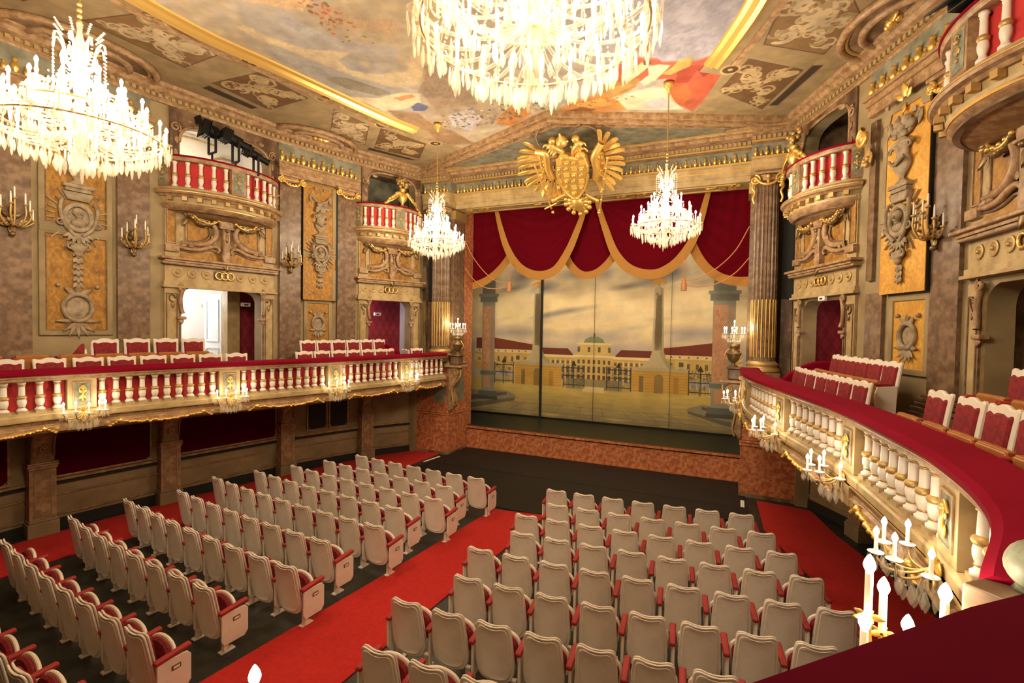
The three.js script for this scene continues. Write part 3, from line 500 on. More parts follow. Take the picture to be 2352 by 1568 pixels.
    rect(min(dx(s * 3.0), dx(s * 3.4)), 2.55, max(dx(s * 3.0), dx(s * 3.4)), 3.3, '#cdb06a'); for (const y of [2.6, 2.85, 3.08]) rect(dx(s * 3.2) - .08, y, dx(s * 3.2) + .08, y + .17, '#55594e');
    rect(min(dx(s * .7), dx(s * 2.4)), 3.26, max(dx(s * .7), dx(s * 2.4)), 3.36, '#ddcd9c');
    for (let i = 0; i < 8; i++) { const x = dx(s * (.84 + i * .2)); rect(x - .045, 3.02, x + .045, 3.14, '#66604c'); rect(x - .05, 2.68, x + .05, 2.94, '#5d5a4a'); rect(x - .05, 2.4, x + .05, 2.62, '#6a5c42'); rect(x + .085, 2.4, x + .115, 3.2, '#dcc993'); }
  }
  rect(dx(-.75), 2.4, dx(.75), 3.5, '#c8ad6a'); rect(dx(-.85), 3.3, dx(.85), 3.38, '#e0d0a0'); rect(dx(-.62), 3.38, dx(.62), 3.82, '#cdb572'); rect(dx(-.68), 3.78, dx(.68), 3.86, '#dccb98');
  poly([[dx(-.42), 3.86], [dx(-.34), 4.0], [dx(-.15), 4.1], [dx(.15), 4.1], [dx(.34), 4.0], [dx(.42), 3.86]], '#7d8a6a'); rect(dx(-.03), 4.1, dx(.03), 4.22, '#5f5a3c');
  for (let i = 0; i < 7; i++) { const x = dx(-.6 + i * .2); rect(x - .045, 3.05, x + .045, 3.2, '#5d584a'); rect(x - .05, 2.7, x + .05, 2.95, '#57544a'); rect(x - .055, 2.4, x + .055, 2.62, '#63503a'); if (i % 2 === 0) rect(x - .05, 3.5, x + .05, 3.7, '#6a6048'); }
  // forecourt
  const gg = c.createLinearGradient(0, Y(2.5), 0, Y(.79)); gg.addColorStop(0, '#c4b273'); gg.addColorStop(.35, '#bda95f'); gg.addColorStop(.6, '#a3935c'); gg.addColorStop(.85, '#8b8060'); gg.addColorStop(1, '#6d654c'); c.fillStyle = gg; c.fillRect(0, Y(2.38), NW, NH);
  for (let i = 0; i < 300; i++) blob(X0 + 11.6 * R(), .8 + 1.4 * R(), .2 + .5 * R(), .03 + .06 * R(), 0, [0xc8b468, 0x9a8c58, 0x847a5c, 0xd0bd7c, 0x8a845a][floor(R() * 5)], .25);
  for (let i = 0; i < 9; i++) { const x = -4.2 + i * 1.0; line([[cc + (x - cc) * .8, 1.35], [x, 1.02]], 'rgba(70,64,48,.45)', 3); } line([[-4.4, 1.33], [3.4, 1.33]], 'rgba(70,64,48,.35)', 3); line([[-5, 1.05], [4.2, 1.05]], 'rgba(70,64,48,.4)', 3);
  rect(dx(-1.1), 2.05, dx(1.1), 2.45, '#8f8762'); rect(dx(-.42), 1.95, dx(.42), 2.16, '#d0c08c');
  // gatehouses, obelisks
  for (const s of [-1, 1]) {
    const gx = s < 0 ? -2.93 : 1.82, w = s < 0 ? 1.02 : 1.0, top = s < 0 ? 2.93 : 2.92;
    rect(gx - w, 2.08, gx + w, top, '#bd9748'); for (let i = 0; i < 8; i++) rect(gx - w, 2.14 + i * .1, gx + w, 2.15 + i * .1, '#957434');
    rect(gx - w - .05, top - .02, gx + w + .05, top + .09, '#a9a488'); rect(gx - .18, 2.08, gx + .14, 2.62, '#8a7444'); c.fillStyle = '#8a7444'; c.beginPath(); c.ellipse(X(gx - .02), Y(2.62), .16 * K, .16 * K, 0, 0, 7); c.fill(); rect(gx - .72, 2.1, gx - .56, 2.7, '#7c6840'); rect(gx + .5, 2.1, gx + .68, 2.7, '#a4803c');
    const ox = s < 0 ? -2.98 : 1.74;
    poly([[ox - .62, top + .09], [ox - .28, 3.3], [ox - .2, 3.6], [ox - .15, 5.9], [ox, 6.02], [ox + .15, 5.9], [ox + .22, 3.6], [ox + .32, 3.3], [ox + .64, top + .09]], '#b8ac8c'); poly([[ox + .05, 5.95], [ox + .15, 5.9], [ox + .22, 3.6], [ox + .32, 3.3], [ox + .64, top + .09], [ox + .36, top + .09], [ox + .08, 3.5]], '#a39876');
    for (let i = 0; i < 60; i++) rect(ox - .12 + .2 * R(), 3.6 + 2.2 * R(), ox - .06 + .2 * R(), 3.62 + 2.2 * R(), 'rgba(110,98,72,.5)');
    c.fillStyle = '#c98d36'; for (const w2 of [-1, 1]) { c.beginPath(); c.ellipse(X(ox + w2 * .13), Y(6.17), .15 * K, .05 * K, w2 * .5, 0, 7); c.fill(); } c.beginPath(); c.ellipse(X(ox), Y(6.1), .05 * K, .1 * K, 0, 0, 7); c.fill();
    // wrought-iron gates
    for (const [g0, g1] of s < 0 ? [[-1.84, -1.0], [-4.85, -4.02]] : [[-.12, .8], [2.84, 3.62]]) {
      for (const x of [g0, (g0 + g1) / 2, g1]) rect(x - .018, 2.08, x + .018, 2.98, '#45423a'); for (let i = 1; i < 16; i++) rect(g0 + (g1 - g0) * i / 16 - .006, 2.12, g0 + (g1 - g0) * i / 16 + .006, 2.86, 'rgba(52,50,42,.8)');
      for (const y of [2.2, 2.55, 2.86]) rect(g0, y - .015, g1, y + .015, '#3d3a30'); c.strokeStyle = 'rgba(58,54,44,.7)'; c.lineWidth = 2.5; for (let i = 0; i < 14; i++) { c.beginPath(); c.arc(X(g0 + (g1 - g0) * R()), Y(2.2 + .6 * R()), (.03 + .05 * R()) * K, 0, 6); c.stroke(); }
      for (let i = 0; i < 7; i++) { c.beginPath(); c.arc(X(g0 + (g1 - g0) * (i + .5) / 7), Y(2.92), .05 * K, 0, 6); c.stroke(); } poly([[(g0 + g1) / 2 - .1, 2.95], [(g0 + g1) / 2, 3.16], [(g0 + g1) / 2 + .1, 2.95]], '#3a372d');
    }
    // painted marble pillars at the sides, on steps
    const px = s < 0 ? -5.17 : 3.95, pw = s < 0 ? .3 : .36;
    poly(s < 0 ? [[X0, 1.7], [-4.3, 1.78], [-3.9, 1.6], [-3.9, 1.5], [-5.9, .9], [X0, .8]] : [[X1, 1.7], [3.3, 1.78], [2.8, 1.6], [2.8, 1.5], [4.4, .95], [X1, .8]], '#8a826c');
    poly(s < 0 ? [[X0, 1.45], [-4.3, 1.72], [-4.3, 1.62], [X0, 1.2]] : [[X1, 1.4], [3.3, 1.72], [3.3, 1.62], [X1, 1.15]], '#5e5a4e'); poly(s < 0 ? [[X0, 1.1], [-3.95, 1.52], [-3.95, 1.4], [X0, .85]] : [[X1, 1.05], [2.85, 1.52], [2.85, 1.42], [X1, .85]], '#676252');
    rect(px - pw, 1.55, px + pw, 5.5, '#8d8e80'); rect(px - pw * .95, 2.6, px + pw * .35, 5.3, '#b98d6c'); rect(px + pw * .55, 2.6, px + pw * .85, 5.3, '#a98468');
    for (let i = 0; i < 90; i++) blob(px - pw * .8 + pw * R(), 2.7 + 2.5 * R(), .02 + .05 * R(), .05 + .1 * R(), R(), [0xd0a284, 0x9c6c50, 0xc49474][floor(R() * 3)], .6);
    rect(px - pw - .1, 5.45, px + pw + .1, 5.75, '#77796c'); rect(px - pw - .16, 5.68, px + pw + .16, 5.8, '#8a8b7c'); rect(px - pw, 5.8, px + pw, 6.4, '#7c7e74'); rect(px - pw - .06, 2.4, px + pw + .06, 2.56, '#6c7068'); rect(px - pw * .7, 1.85, px + pw * .3, 2.35, '#b98d6c'); rect(px - pw - .12, 1.42, px + pw + .12, 1.72, '#61645c'); rect(px - pw - .16, 1.36, px + pw + .16, 1.5, '#4c4f4a');
  }
  // soft weave and canvas seams
  const im = c.getImageData(0, 0, NW, NH), d = im.data; for (let i = 0; i < NW * NH; i++) { const x = i % NW, y = (i / NW) | 0, f = .93 + .14 * hash2(x, y, 3) + .1 * (fbm(x / 60, y / 60, 4096, 8, 2) - .5); d[i * 4] = min(255, d[i * 4] * f * 1.08); d[i * 4 + 1] = min(255, d[i * 4 + 1] * f * 1.07); d[i * 4 + 2] = min(255, d[i * 4 + 2] * f * 1.04); } c.putImageData(im, 0, 0);
  const t = new THREE.CanvasTexture(cv); t.colorSpace = THREE.SRGBColorSpace; t.magFilter = THREE.LinearFilter; t.anisotropy = 8;
  const g = new THREE.PlaneGeometry(X1 - X0, Y1 - Y0, 60, 1), P = g.attributes.position;
  for (let i = 0; i < P.count; i++) { const x = P.getX(i) + (X0 + X1) / 2; P.setZ(i, .03 * sin(x * 2.1) + .02 * sin(x * 5.3 + 1)); }
  g.computeVertexNormals(); g.translate((X0 + X1) / 2, (Y0 + Y1) / 2, -2.87);
  const dc = thing('act_drop', 'painted canvas act drop of a yellow palace court with obelisks', 'stage curtain');
  mk('painted_canvas', g, std({ map: t, roughness: .9, side: THREE.DoubleSide }), dc, true);
  mks('seam', [box(.09, 6.3, .04, -2.78, .8, -2.82), box(.012, 6.3, .02, 2.2, .8, -2.83), box(.012, 6.3, .02, -.62, .8, -2.84)], M.blackPanel, dc);
  mk('bottom_bar', box(11.6, .05, .05, -.6, .79, -2.84), M.blackMetal, dc);
}
// ---------- red valance with swags ----------
function swag(o, U, A, B, z, bulge, wf, nm) {
  const c = new THREE.CatmullRomCurve3(U.map((p) => V3(p[0], p[1], 0)), false, 'centripetal'), N = 48, Rr = 22, pos = [], idx = [], fp = [], fi = [];
  const out = c.getSpacedPoints(N), edge = out.map((p, i) => { const t = i / N, a = out[max(0, i - 1)], b = out[min(N, i + 1)], L = hypot(b.x - a.x, b.y - a.y), w = wf(t); return [p.x - (b.y - a.y) / L * w, p.y + (b.x - a.x) / L * w]; });
  for (let i = 0; i <= N; i++) { const t = i / N, T = [A[0] + (B[0] - A[0]) * t, A[1] + (B[1] - A[1]) * t]; for (let r = 0; r <= Rr * 3; r++) { const q = r / (Rr * 3), m = sin(PI * t); const f = sin(q * 30 + sin(t * 6) * .8) * .022 * (m * .9 + .1) * min(1, q * 4); pos.push(T[0] + (edge[i][0] - T[0]) * q, T[1] + (edge[i][1] - T[1]) * q, z + bulge * m * sin(PI * .62 * q) + f + .02 * sin(t * 40) * (1 - q)); } }
  const w = Rr * 3 + 1; for (let i = 0; i < N; i++) for (let r = 0; r < Rr * 3; r++) { const a = i * w + r; idx.push(a, a + 1, a + w, a + 1, a + w + 1, a + w); }
  const g = new THREE.BufferGeometry(); g.setAttribute('position', new THREE.Float32BufferAttribute(pos, 3)); g.setIndex(idx); g.computeVertexNormals(); uvBox(g.toNonIndexed());
  const gg = flat(g); mk('swag', uvBox(gg), M.curtain, o);
  const fu = []; for (let i = 0; i <= N; i++) { const t = i / N, m = sin(PI * t), zz = z + bulge * m * sin(PI * .62); for (let k = 0; k < 5; k++) { const q = k / 4, h = .5 + .5 * sin(q * PI); fp.push(edge[i][0] + (out[i].x - edge[i][0]) * q, edge[i][1] + (out[i].y - edge[i][1]) * q, zz + .03 * h + .006 * sin(i * 2.7)); fu.push(t * 6, q); } }
  for (let i = 0; i < N; i++) for (let k = 0; k < 4; k++) { const a = i * 5 + k; fi.push(a, a + 1, a + 5, a + 1, a + 6, a + 5); }
  const f = new THREE.BufferGeometry(); f.setAttribute('position', new THREE.Float32BufferAttribute(fp, 3)); f.setAttribute('uv', new THREE.Float32BufferAttribute(fu, 2)); f.setIndex(fi); f.computeVertexNormals(); mk('fringe', f.toNonIndexed(), M.fringe, o, true);
}
{
  const v = thing('swag_valance', 'dark red swagged valance edged with gold fringe across the stage opening', 'valance', [0, 0, 0]);
  const w1 = (t) => .15 + .15 * sin(PI * t);
  swag(v, [[-4.98, 5.78], [-4.6, 5.8], [-4.0, 5.98], [-3.4, 6.4], [-2.95, 7.0], [-2.8, 7.6]], [-4.98, 8.6], [-2.9, 8.6], -.5, .08, () => .27);
  swag(v, [[-1.25, 7.0], [-.98, 6.5], [-.6, 6.15], [-.3, 6.06], [.12, 6.15], [.55, 6.5], [.85, 7.0]], [-1.3, 8.6], [.9, 8.6], -.5, .08, () => .25);
  swag(v, [[2.75, 7.6], [2.95, 6.9], [3.3, 6.3], [3.75, 5.92], [4.25, 5.76], [4.85, 5.76]], [2.9, 8.6], [4.85, 8.6], -.5, .08, () => .27);
  swag(v, [[-3.7, 8.6], [-3.5, 7.85], [-3.22, 7.1], [-2.8, 6.46], [-2.3, 6.14], [-1.75, 6.05], [-1.2, 6.25], [-.78, 6.85], [-.45, 7.7], [-.2, 8.6]], [-3.7, 8.62], [-.2, 8.62], -.3, .16, w1);
  swag(v, [[-.02, 8.6], [.25, 7.7], [.62, 6.75], [1.05, 6.25], [1.55, 6.02], [2.1, 6.0], [2.65, 6.3], [3.1, 6.9], [3.35, 7.6], [3.56, 8.6]], [-.02, 8.62], [3.56, 8.62], -.3, .16, w1);
  for (const [s, P] of [[-1, [[[-4.73, 7.63], [-4.3, 6.85], [-3.56, 6.11], [-3.1, 5.97], [-2.87, 5.98]], [[-4.72, 6.61], [-4.3, 6.1], [-3.82, 5.8], [-3.3, 5.76], [-2.9, 5.8]]]], [1, [[[4.62, 7.39], [4.25, 6.7], [3.71, 6.18], [3.2, 5.92], [2.88, 5.9]], [[4.65, 6.52], [4.3, 6.1], [3.84, 5.8], [3.3, 5.7], [2.9, 5.75]]]]]) {
    const t = thing('curtain_cord', s < 0 ? 'pair of looped cords with a tassel at the left of the valance' : 'pair of looped cords with a tassel at the right of the valance', 'cord', [0, 0, .1]);
    for (const p of P) mk('cord', tube(p, .017, 6, 24), M.cord, t);
    const x = s * 2.88, top = s < 0 ? 5.95 : 5.9;
    mk('cord', [tube([[x - .04, 6.7, -.1], [x - .03, 6.2, 0], [x - .03, top, 0]], .01, 5), tube([[x + .05, 6.7, -.1], [x + .03, 6.2, 0], [x + .03, top, 0]], .01, 5)], M.cord, t);
    mk('tassel', lathe([[0, .1], [.05, .09], [.07, .04], [.055, 0], [.075, -.03], [.085, -.26], [0, -.26]], x, top - .05, 0, 12), M.cord, t);
  }
}
// ---------- columns, piers ----------
function fluted(R, H, n, dep) {
  const seg = n * 6, pos = [], idx = [], rows = [0, .04, .5, .96, 1];
  rows.forEach((v) => { for (let i = 0; i <= seg; i++) { const a = i / seg * 2 * PI, k = i % 6, f = (v < .03 || v > .97) ? 0 : [0, .0, .75, 1, .75, 0][k]; const r = (R - dep * f) * (1 - .1 * max(0, v - .33)); pos.push(r * cos(a), v * H, r * sin(a)); } });
  for (let j = 0; j < rows.length - 1; j++) for (let i = 0; i < seg; i++) { const a = j * (seg + 1) + i, b = a + seg + 1; idx.push(a, b, a + 1, a + 1, b, b + 1); }
  const g = new THREE.BufferGeometry(); g.setAttribute('position', new THREE.Float32BufferAttribute(pos, 3)); g.setIndex(idx); return toCreasedNormals(g, .5);
}
function volute(r, x, y, z, dir, t = .03) { return tube(spiral(x, y, r, r * .12, dir > 0 ? PI / 2 : PI / 2, dir * 1.6, z, 22), t, 6, 44); }
for (const s of [-1, 1]) {
  const side = s < 0 ? 'left' : 'right';
  const c = thing('fluted_column', `fluted marble column with gilded lower flutes ${s < 0 ? 'left' : 'right'} of the stage opening`, 'column', [s * 5.0, 3.2, 1.15]);
  const R = .31, H = 4.72;
  mk('plinth', [rbox(.84, .14, .84, 0, 0, 0, .02)], M.mauve, c);
  mk('base', lathe([[0, .14], [.42, .14], [.43, .18], [.41, .24], [.37, .26], [.36, .3], [.39, .33], [.38, .38], [.34, .4], [.33, .43], [0, .43]], 0, 0, 0, 32), M.goldDull, c);
  mk('shaft', fluted(R, H, 20, .035).translate(0, .42, 0), M.mauve, c);
  const rod = new THREE.CylinderGeometry(.02, .02, 1.5, 6).translate(0, 1.28, 0);
  for (let i = 0; i < 20; i++) { const a = (i * 6 + 3) / 120 * 2 * PI, m = mk('gilded_fillet', rod, M.gold, c); m.position.set((R - .012) * cos(a), 0, (R - .012) * sin(a)); }
  mk('capital', [lathe([[0, 5.08], [.3, 5.08], [.33, 5.12], [.36, 5.2], [.4, 5.24], [0, 5.24]], 0, 0, 0, 24), rbox(.82, .06, .8, 0, 5.24, 0, .015)], M.creamPink, c);
  for (const q of [-1, 1]) mk('volute', [volute(.13, q * .3, 5.1, .36, q), ball(.03, q * .3, 5.1, .37), tube([[q * .33, 5.02, .36], [q * .36, 4.9, .36], [q * .3, 4.78, .36], [q * .34, 4.62, .36], [q * .3, 4.5, .34]], .035, 6)], M.gold, c);
  mk('garland', [tube([[-.28, 5.14, .37], [-.15, 5.0, .41], [0, 4.96, .42], [.15, 5.0, .41], [.28, 5.14, .37]], .035, 6), ball(.06, 0, 5.16, .42), leaf(.12, .07, 0, 5.1, .42, -PI / 2)], M.gold, c);
  // flat fluted pilasters beside the column and the dark recess
  const p = thing('flat_pilaster', `narrow fluted pilaster and dark recess beside the ${side} stage column`, 'pilaster', [s * 5.55, GAL, .86]);
  mk('marble', [box(.26, 2.72, .1, s * .0, 0, 0), box(.16, 6, .16, s * .22, 0, .08)], M.brownMarble, p); mk('recess_panel', box(.26, 3.0, .06, 0, 2.74, 0), M.blackPanel, p);
  mks('gilded_fillet', [box(.025, 2.2, .02, s * .2, .5, .17), box(.025, 2.2, .02, s * .26, .5, .17)], M.goldDull, p);
  const jp = thing('flat_pilaster', `fluted pilaster on the inner side of the ${side} stage column`, 'pilaster', [s * 4.62, 3.2, .55]);
  const fl = []; for (let i = 0; i < 6; i++) fl.push(box(.05, 4.7, .045, s * .03, .45, -.26 + i * .105));
  mk('shaft', [box(.24, 5.2, .72, s * .13, 0, 0), fl], M.mauve, jp);
  const fg = []; for (let i = 0; i < 6; i++) fg.push(box(.03, 1.5, .05, s * .03, .55, -.207 + i * .105)); mk('gilded_fillet', fg, M.goldDull, jp);
  mk('capital', [box(.3, .3, .8, s * .1, 4.9, 0)], M.goldDull, jp);
  // pier
  const pr = thing('proscenium_pier', `red marble pier carrying the ${side} stage column`, 'pier', [s * 5.22, 0, .68]);
  mk('marble_block', [box(1.36, 1.36, 1.28, 0, .02, 0)], M.pink, pr);
  mk('base_moulding', [box(1.4, .1, 1.32, 0, .0, 0)], M.brownMarble, pr);
  mks('dado_moulding', [rbox(1.42, .06, 1.34, 0, 1.36, 0, .02), rbox(1.38, .08, 1.3, 0, 1.42, 0, .03), rbox(1.34, .05, 1.26, 0, 1.5, 0, .02)], M.pink, pr);
  mk('upper_block', [box(1.28, 1.55, 1.2, 0, 1.54, 0)], M.pink, pr);
  mks('stone_panel', [box(.5, .95, .04, s * -.32, 1.8, .6), box(.36, .5, .04, s * .3, 1.95, .6), box(.04, 1.1, .7, s * -.64, 1.75, -.1)], M.stoneGreen, pr);
  mk('cap_moulding', [rbox(1.42, .08, 1.34, 0, 3.07, 0, .03), box(1.3, .06, 1.22, 0, 3.15, 0)], M.creamPink, pr);
  // console scroll with candelabra
  const k = thing('scroll_console', `gilt-edged marble scroll console on the ${side} pier below the candelabra`, 'console', [s * 4.33, 1.5, 1.2]);
  const cs = [[0, 1.5], [.3, 1.52], [.36, 1.36], [.34, 1.2], [.2, 1.0], [.08, .8], [.1, .55], [.16, .38], [.14, .2], [.05, .1], [-.02, 0], [-.1, .05], [-.1, 1.5]];
  mk('scroll', ext(cs.map((q) => [-q[0] * s * .9 + s * .14, q[1]]), .34, -.2, .03), M.creamPink, k);
  mk('gilded_edge', [tube([[-.27 * s, 1.46, .14], [-.25 * s, 1.2, .15], [-.04 * s, .95, .15], [.06 * s, .78, .15], [.03 * s, .5, .15], [0, .3, .15], [.05 * s, .1, .15]], .035, 6, 30), volute(.1, -.12 * s, 1.36, .15, -s, .025)], M.goldDull, k);
  mk('top_slab', [rbox(.66, .07, .6, -.02 * s, 1.52, -.04, .02)], M.creamPink, k); mk('pedestal', [rbox(.34, .3, .36, .02 * s, 1.59, -.06, .05), rbox(.42, .05, .42, .02 * s, 1.89, -.06, .015)], M.brownMarble, k);
}
// ---------- entablature over the stage ----------
const barX = (prof, x0, x1) => ext(prof.map((p) => [-p[0], p[1]]), x1 - x0).rotateY(PI / 2).translate(x0, 0, 0);
const urnShape = (h) => lathe([[0, 0], [h * .12, 0], [h * .1, h * .12], [h * .2, h * .3], [h * .22, h * .5], [h * .1, h * .66], [h * .15, h * .8], [h * .13, h * .92], [0, h]], 0, 0, 0, 8);
const URN_T = merge(urnShape(.25)), URN_S = merge(urnShape(.16));
{
  const e = structGroup('stage_entablature');
  for (const [x0, x1, f] of [[-4.6, 4.6, 0], [-5.7, -4.6, .36], [4.6, 5.7, .36]]) {
    mk('architrave', barX([[.1, 8.45], [.9 + f, 8.45], [.9 + f, 8.6], [.93 + f, 8.61], [.93 + f, 8.76], [.96 + f, 8.77], [.96 + f, 8.88], [1.0 + f, 8.9], [1.0 + f, 8.95], [.1, 8.95]], x0, x1), M.creamLight, e);
    mks('gilded_fillet', [barX([[.99 + f, 8.9], [1.03 + f, 8.91], [1.03 + f, 8.95], [.99 + f, 8.95]], x0, x1), barX([[.92 + f, 8.745], [.955 + f, 8.745], [.955 + f, 8.77], [.92 + f, 8.77]], x0, x1), barX([[1.08 + f, 9.3], [1.12 + f, 9.3], [1.12 + f, 9.34], [1.08 + f, 9.34]], x0, x1), barX([[1.44 + f * .6, 9.6], [1.5 + f * .6, 9.6], [1.5 + f * .6, 9.64], [1.44 + f * .6, 9.64]], x0, x1)], M.gold, e);
    mk('frieze', barX([[.1, 8.95], [.88 + f, 8.95], [.88 + f, 9.3], [.1, 9.3]], x0, x1), M.stoneGreen, e);
    mk('cornice', barX([[.1, 9.3], [1.08 + f, 9.3], [1.1 + f, 9.46], [1.3 + f * .8, 9.5], [1.36 + f * .6, 9.56], [1.46 + f * .6, 9.58], [1.52 + f * .5, 9.69], [.1, 9.69]], x0, x1), M.creamPink, e);
    const dg = box(.065, .09, .06); for (let x = x0 + .06; x < x1 - .03; x += .115) { const m = mk('dentil', dg, M.creamLight, e); m.position.set(x, 9.35, 1.12 + f); }
    let i = 0; for (let x = x0 + .1; x < x1 - .05; x += .128, i++) { const m = mk('gilded_urn', i % 2 ? URN_S : URN_T, M.gold, e); m.position.set(x, 8.955, .93 + f); }
  }
  mk('soffit_ornament', [0, 1].map((k) => [-1, 1].map((q) => { const o = []; const x0 = q * (k ? 3.9 : 1.35); for (let i = 0; i < 5; i++) { const dx = (i - 2) * .2; o.push(leaf(.24, .14, x0 + dx, 0, 0, i * 2.4 + .4, .15).rotateX(PI / 2).translate(0, 8.43, .55), tube(spiral(x0 + dx, 0, .09, .02, i, 1.3, 0, 10), .02, 5).rotateX(PI / 2).translate(0, 8.43, .55 + .1 * sin(i * 2))); } return o; })), M.gold, e);
  mks('soffit_frame', [-1, 1].map((q) => [box(3.9, .03, .03, q * 2.3, 8.42, .3), box(3.9, .03, .03, q * 2.3, 8.42, .78)]), M.goldDull, e);
}
{ // raking cornice of the pediment and the stone field behind the eagle
  const p = structGroup('stage_pediment');
  const Oo = [[-5.5, 1.8], [0, 4.38], [5.45, 1.84]], In = [[-3.95, 1.95], [0, 3.66], [3.95, 1.93]];
  const V = (t) => Oo.map((q, i) => [q[0] + (In[i][0] - q[0]) * t, q[1] + (In[i][1] - q[1]) * t]);
  const band = (t0, t1, y0, y1) => ext([...V(t0), ...V(t1).reverse()].map((q) => [q[0], -q[1]]), y1 - y0).rotateX(-PI / 2).translate(0, y0, 0);
  mk('raking_moulding', [band(0, .1, 9.56, CEIL), band(.1, .2, 9.62, CEIL), band(.2, .52, 9.52, CEIL), band(.52, .6, 9.56, CEIL), band(.9, 1, 9.56, CEIL)], M.creamPink, p);
  mk('dark_band', band(.6, .9, 9.64, CEIL), M.brownMarble, p);
  const A = V(.68), dg = box(.06, .07, .13);
  for (const k of [0, 1]) { const a = A[k], b = A[k + 1], L = hypot(b[0] - a[0], b[1] - a[1]), n = floor(L / .13); for (let i = 1; i < n; i++) { const m = mk('dentil', dg, M.creamLight, p); m.position.set(a[0] + (b[0] - a[0]) * i / n, 9.57, a[1] + (b[1] - a[1]) * i / n + .03); m.rotation.y = -atan2(b[1] - a[1], b[0] - a[0]); } }
  mk('tympanum', ext([...V(.97), [3.9, 1.0], [-3.9, 1.0]].map((q) => [q[0], -q[1]]), .05).rotateX(-PI / 2).translate(0, 9.63, 0), M.stoneGreen, p);
}
{ // gilded double-headed eagle, leaning out below the ceiling
  const g = thing('gilded_eagle', 'large gilded double-headed eagle with shield, sword and sceptre over the stage', 'eagle relief', [.05, 8.0, 1.5]);
  g.rotation.x = .9;
  const P = (u, v) => { const a = (u - 1328) / 100, b = (400 - v) / 100; return [.1753 + 1.2276 * a + .3164 * b - .1096 * a * b - .0343 * a * a - .0267 * b * b, 1.1245 - .1566 * a + 1.3936 * b - .0253 * a * b + .0044 * a * a - .1128 * b * b]; };
  const feather = (a, b, w, z, zt) => { const [x0, y0] = P(...a), [x1, y1] = P(...b), L = hypot(x1 - x0, y1 - y0), o = []; for (let i = 0; i <= 5; i++) { const t = i / 5; o.push([L * t, -w * (.3 + .3 * t) * (t > .9 ? .55 : 1)]); } for (let i = 5; i >= 0; i--) { const t = i / 5; o.push([L * (t + (t > .9 ? .02 : 0)), w * (.3 + .25 * t) * (t > .9 ? .5 : 1)]); } const m = ext(o, .05, 0, .012), q = m.attributes.position; for (let i = 0; i < q.count; i++) { const t = q.getX(i) / L; q.setZ(i, q.getZ(i) - .8 * q.getY(i) ** 2 / w + (zt - z) * t * t); } m.computeVertexNormals(); return m.rotateZ(atan2(y1 - y0, x1 - x0)).translate(x0, y0, z); };
  const LF = [[[1240, 345], [1206, 318]], [[1242, 350], [1198, 338]], [[1240, 356], [1193, 356]], [[1240, 362], [1193, 364]], [[1243, 372], [1195, 378]], [[1245, 386], [1194, 392]], [[1247, 396], [1209, 410]], [[1250, 402], [1214, 422]], [[1254, 408], [1232, 434]], [[1262, 410], [1248, 444]], [[1272, 408], [1262, 448]], [[1281, 408], [1277, 446]], [[1288, 412], [1288, 444]]];
  const RF = [[[1384, 330], [1401, 294]], [[1385, 336], [1421, 308]], [[1388, 342], [1426, 322]], [[1390, 350], [1437, 334]], [[1392, 360], [1434, 354]], [[1393, 370], [1438, 368]], [[1392, 379], [1431, 383]], [[1389, 386], [1430, 402]], [[1384, 394], [1415, 414]], [[1378, 396], [1411, 428]], [[1368, 400], [1384, 432]], [[1380, 326], [1378, 288]]];
  for (const [F, sx, tx, d] of [[LF, 1252, 1262, -1], [RF, 1378, 1374, 1]]) {
    const w = mk('wing', [tube([[...P(d < 0 ? 1236 : 1384, d < 0 ? 338 : 318), .2], [...P(d < 0 ? 1258 : 1371, 340), .26], [...P(d < 0 ? 1260 : 1368, 352), .24], [...P(d < 0 ? 1262 : 1372, 378), .18], [...P(d < 0 ? 1272 : 1370, 402), .16]], .1, 8, 24), ext([P(d < 0 ? 1238 : 1386, 342), P(d < 0 ? 1262 : 1368, 344), P(d < 0 ? 1274 : 1364, 402), P(d < 0 ? 1252 : 1382, 404), P(d < 0 ? 1242 : 1392, 372)], .14, .04, .03)], M.gold, g);
    F.forEach((f, i) => mk('feather', feather(f[0], f[1], .13, .05 + .02 * (i % 2), .16), M.gold, w));
    for (let i = 0; i < 16; i++) mk('scale_feather', ball(.042, ...P(sx - 8 + 18 * rnd(), 352 + 46 * rnd()), .2, 1, 1.5, .5, 6, 5), M.gold, w);
  }
  const sh = [P(1281, 352), P(1304, 344), P(1330, 348), P(1348, 346), P(1356, 368), P(1354, 400), P(1348, 426), P(1328, 446), P(1304, 432), P(1288, 408)];
  const s = mk('shield', ext(sh, .26, .06, .04), M.gold, g);
  for (let i = 0; i < 6; i++) for (let j = 0; j < 4; j++) { const [x, y] = P(1290 + j * 17, 358 + i * 14); if (i > 4 && (j < 1 || j > 2)) continue; if ((i + j) % 3 === 0) for (let k = 0; k < 3; k++) mk('shield_bar', rbox(.15, .026, .05, x, y - .06 + k * .05, .32, .01), M.gold, s); else if ((i + j) % 3 === 1) { mk('quartering', rbox(.15, .13, .05, x, y - .07, .31, .02), M.gold, s); mk('charge', ball(.05, x, y, .37, 1, 1.2, .5, 7, 5), M.gold, s); } else { mk('charge', leaf(.12, .08, x, y - .05, .34, PI / 2, .1), M.gold, s); mk('charge', ball(.03, x - .05, y, .34, 1, 1, .6, 6, 4), M.gold, s); } }
  mk('collar_chain', tube([P(1284, 372), P(1296, 412), P(1327, 440), P(1350, 412), P(1356, 380)].map((q, i) => [...q, .34]), .03, 6, 40), M.gold, s);
  for (const q of [[1300, 346], [1338, 342]]) mk('helmet', [ball(.13, ...P(...q), .3, 1.1, .9, .7, 10, 8), tube([[P(...q)[0] - .12, P(...q)[1] + .02, .36], [P(...q)[0], P(...q)[1] + .08, .4], [P(...q)[0] + .12, P(...q)[1] + .02, .36]], .022, 5)], M.gold, s);
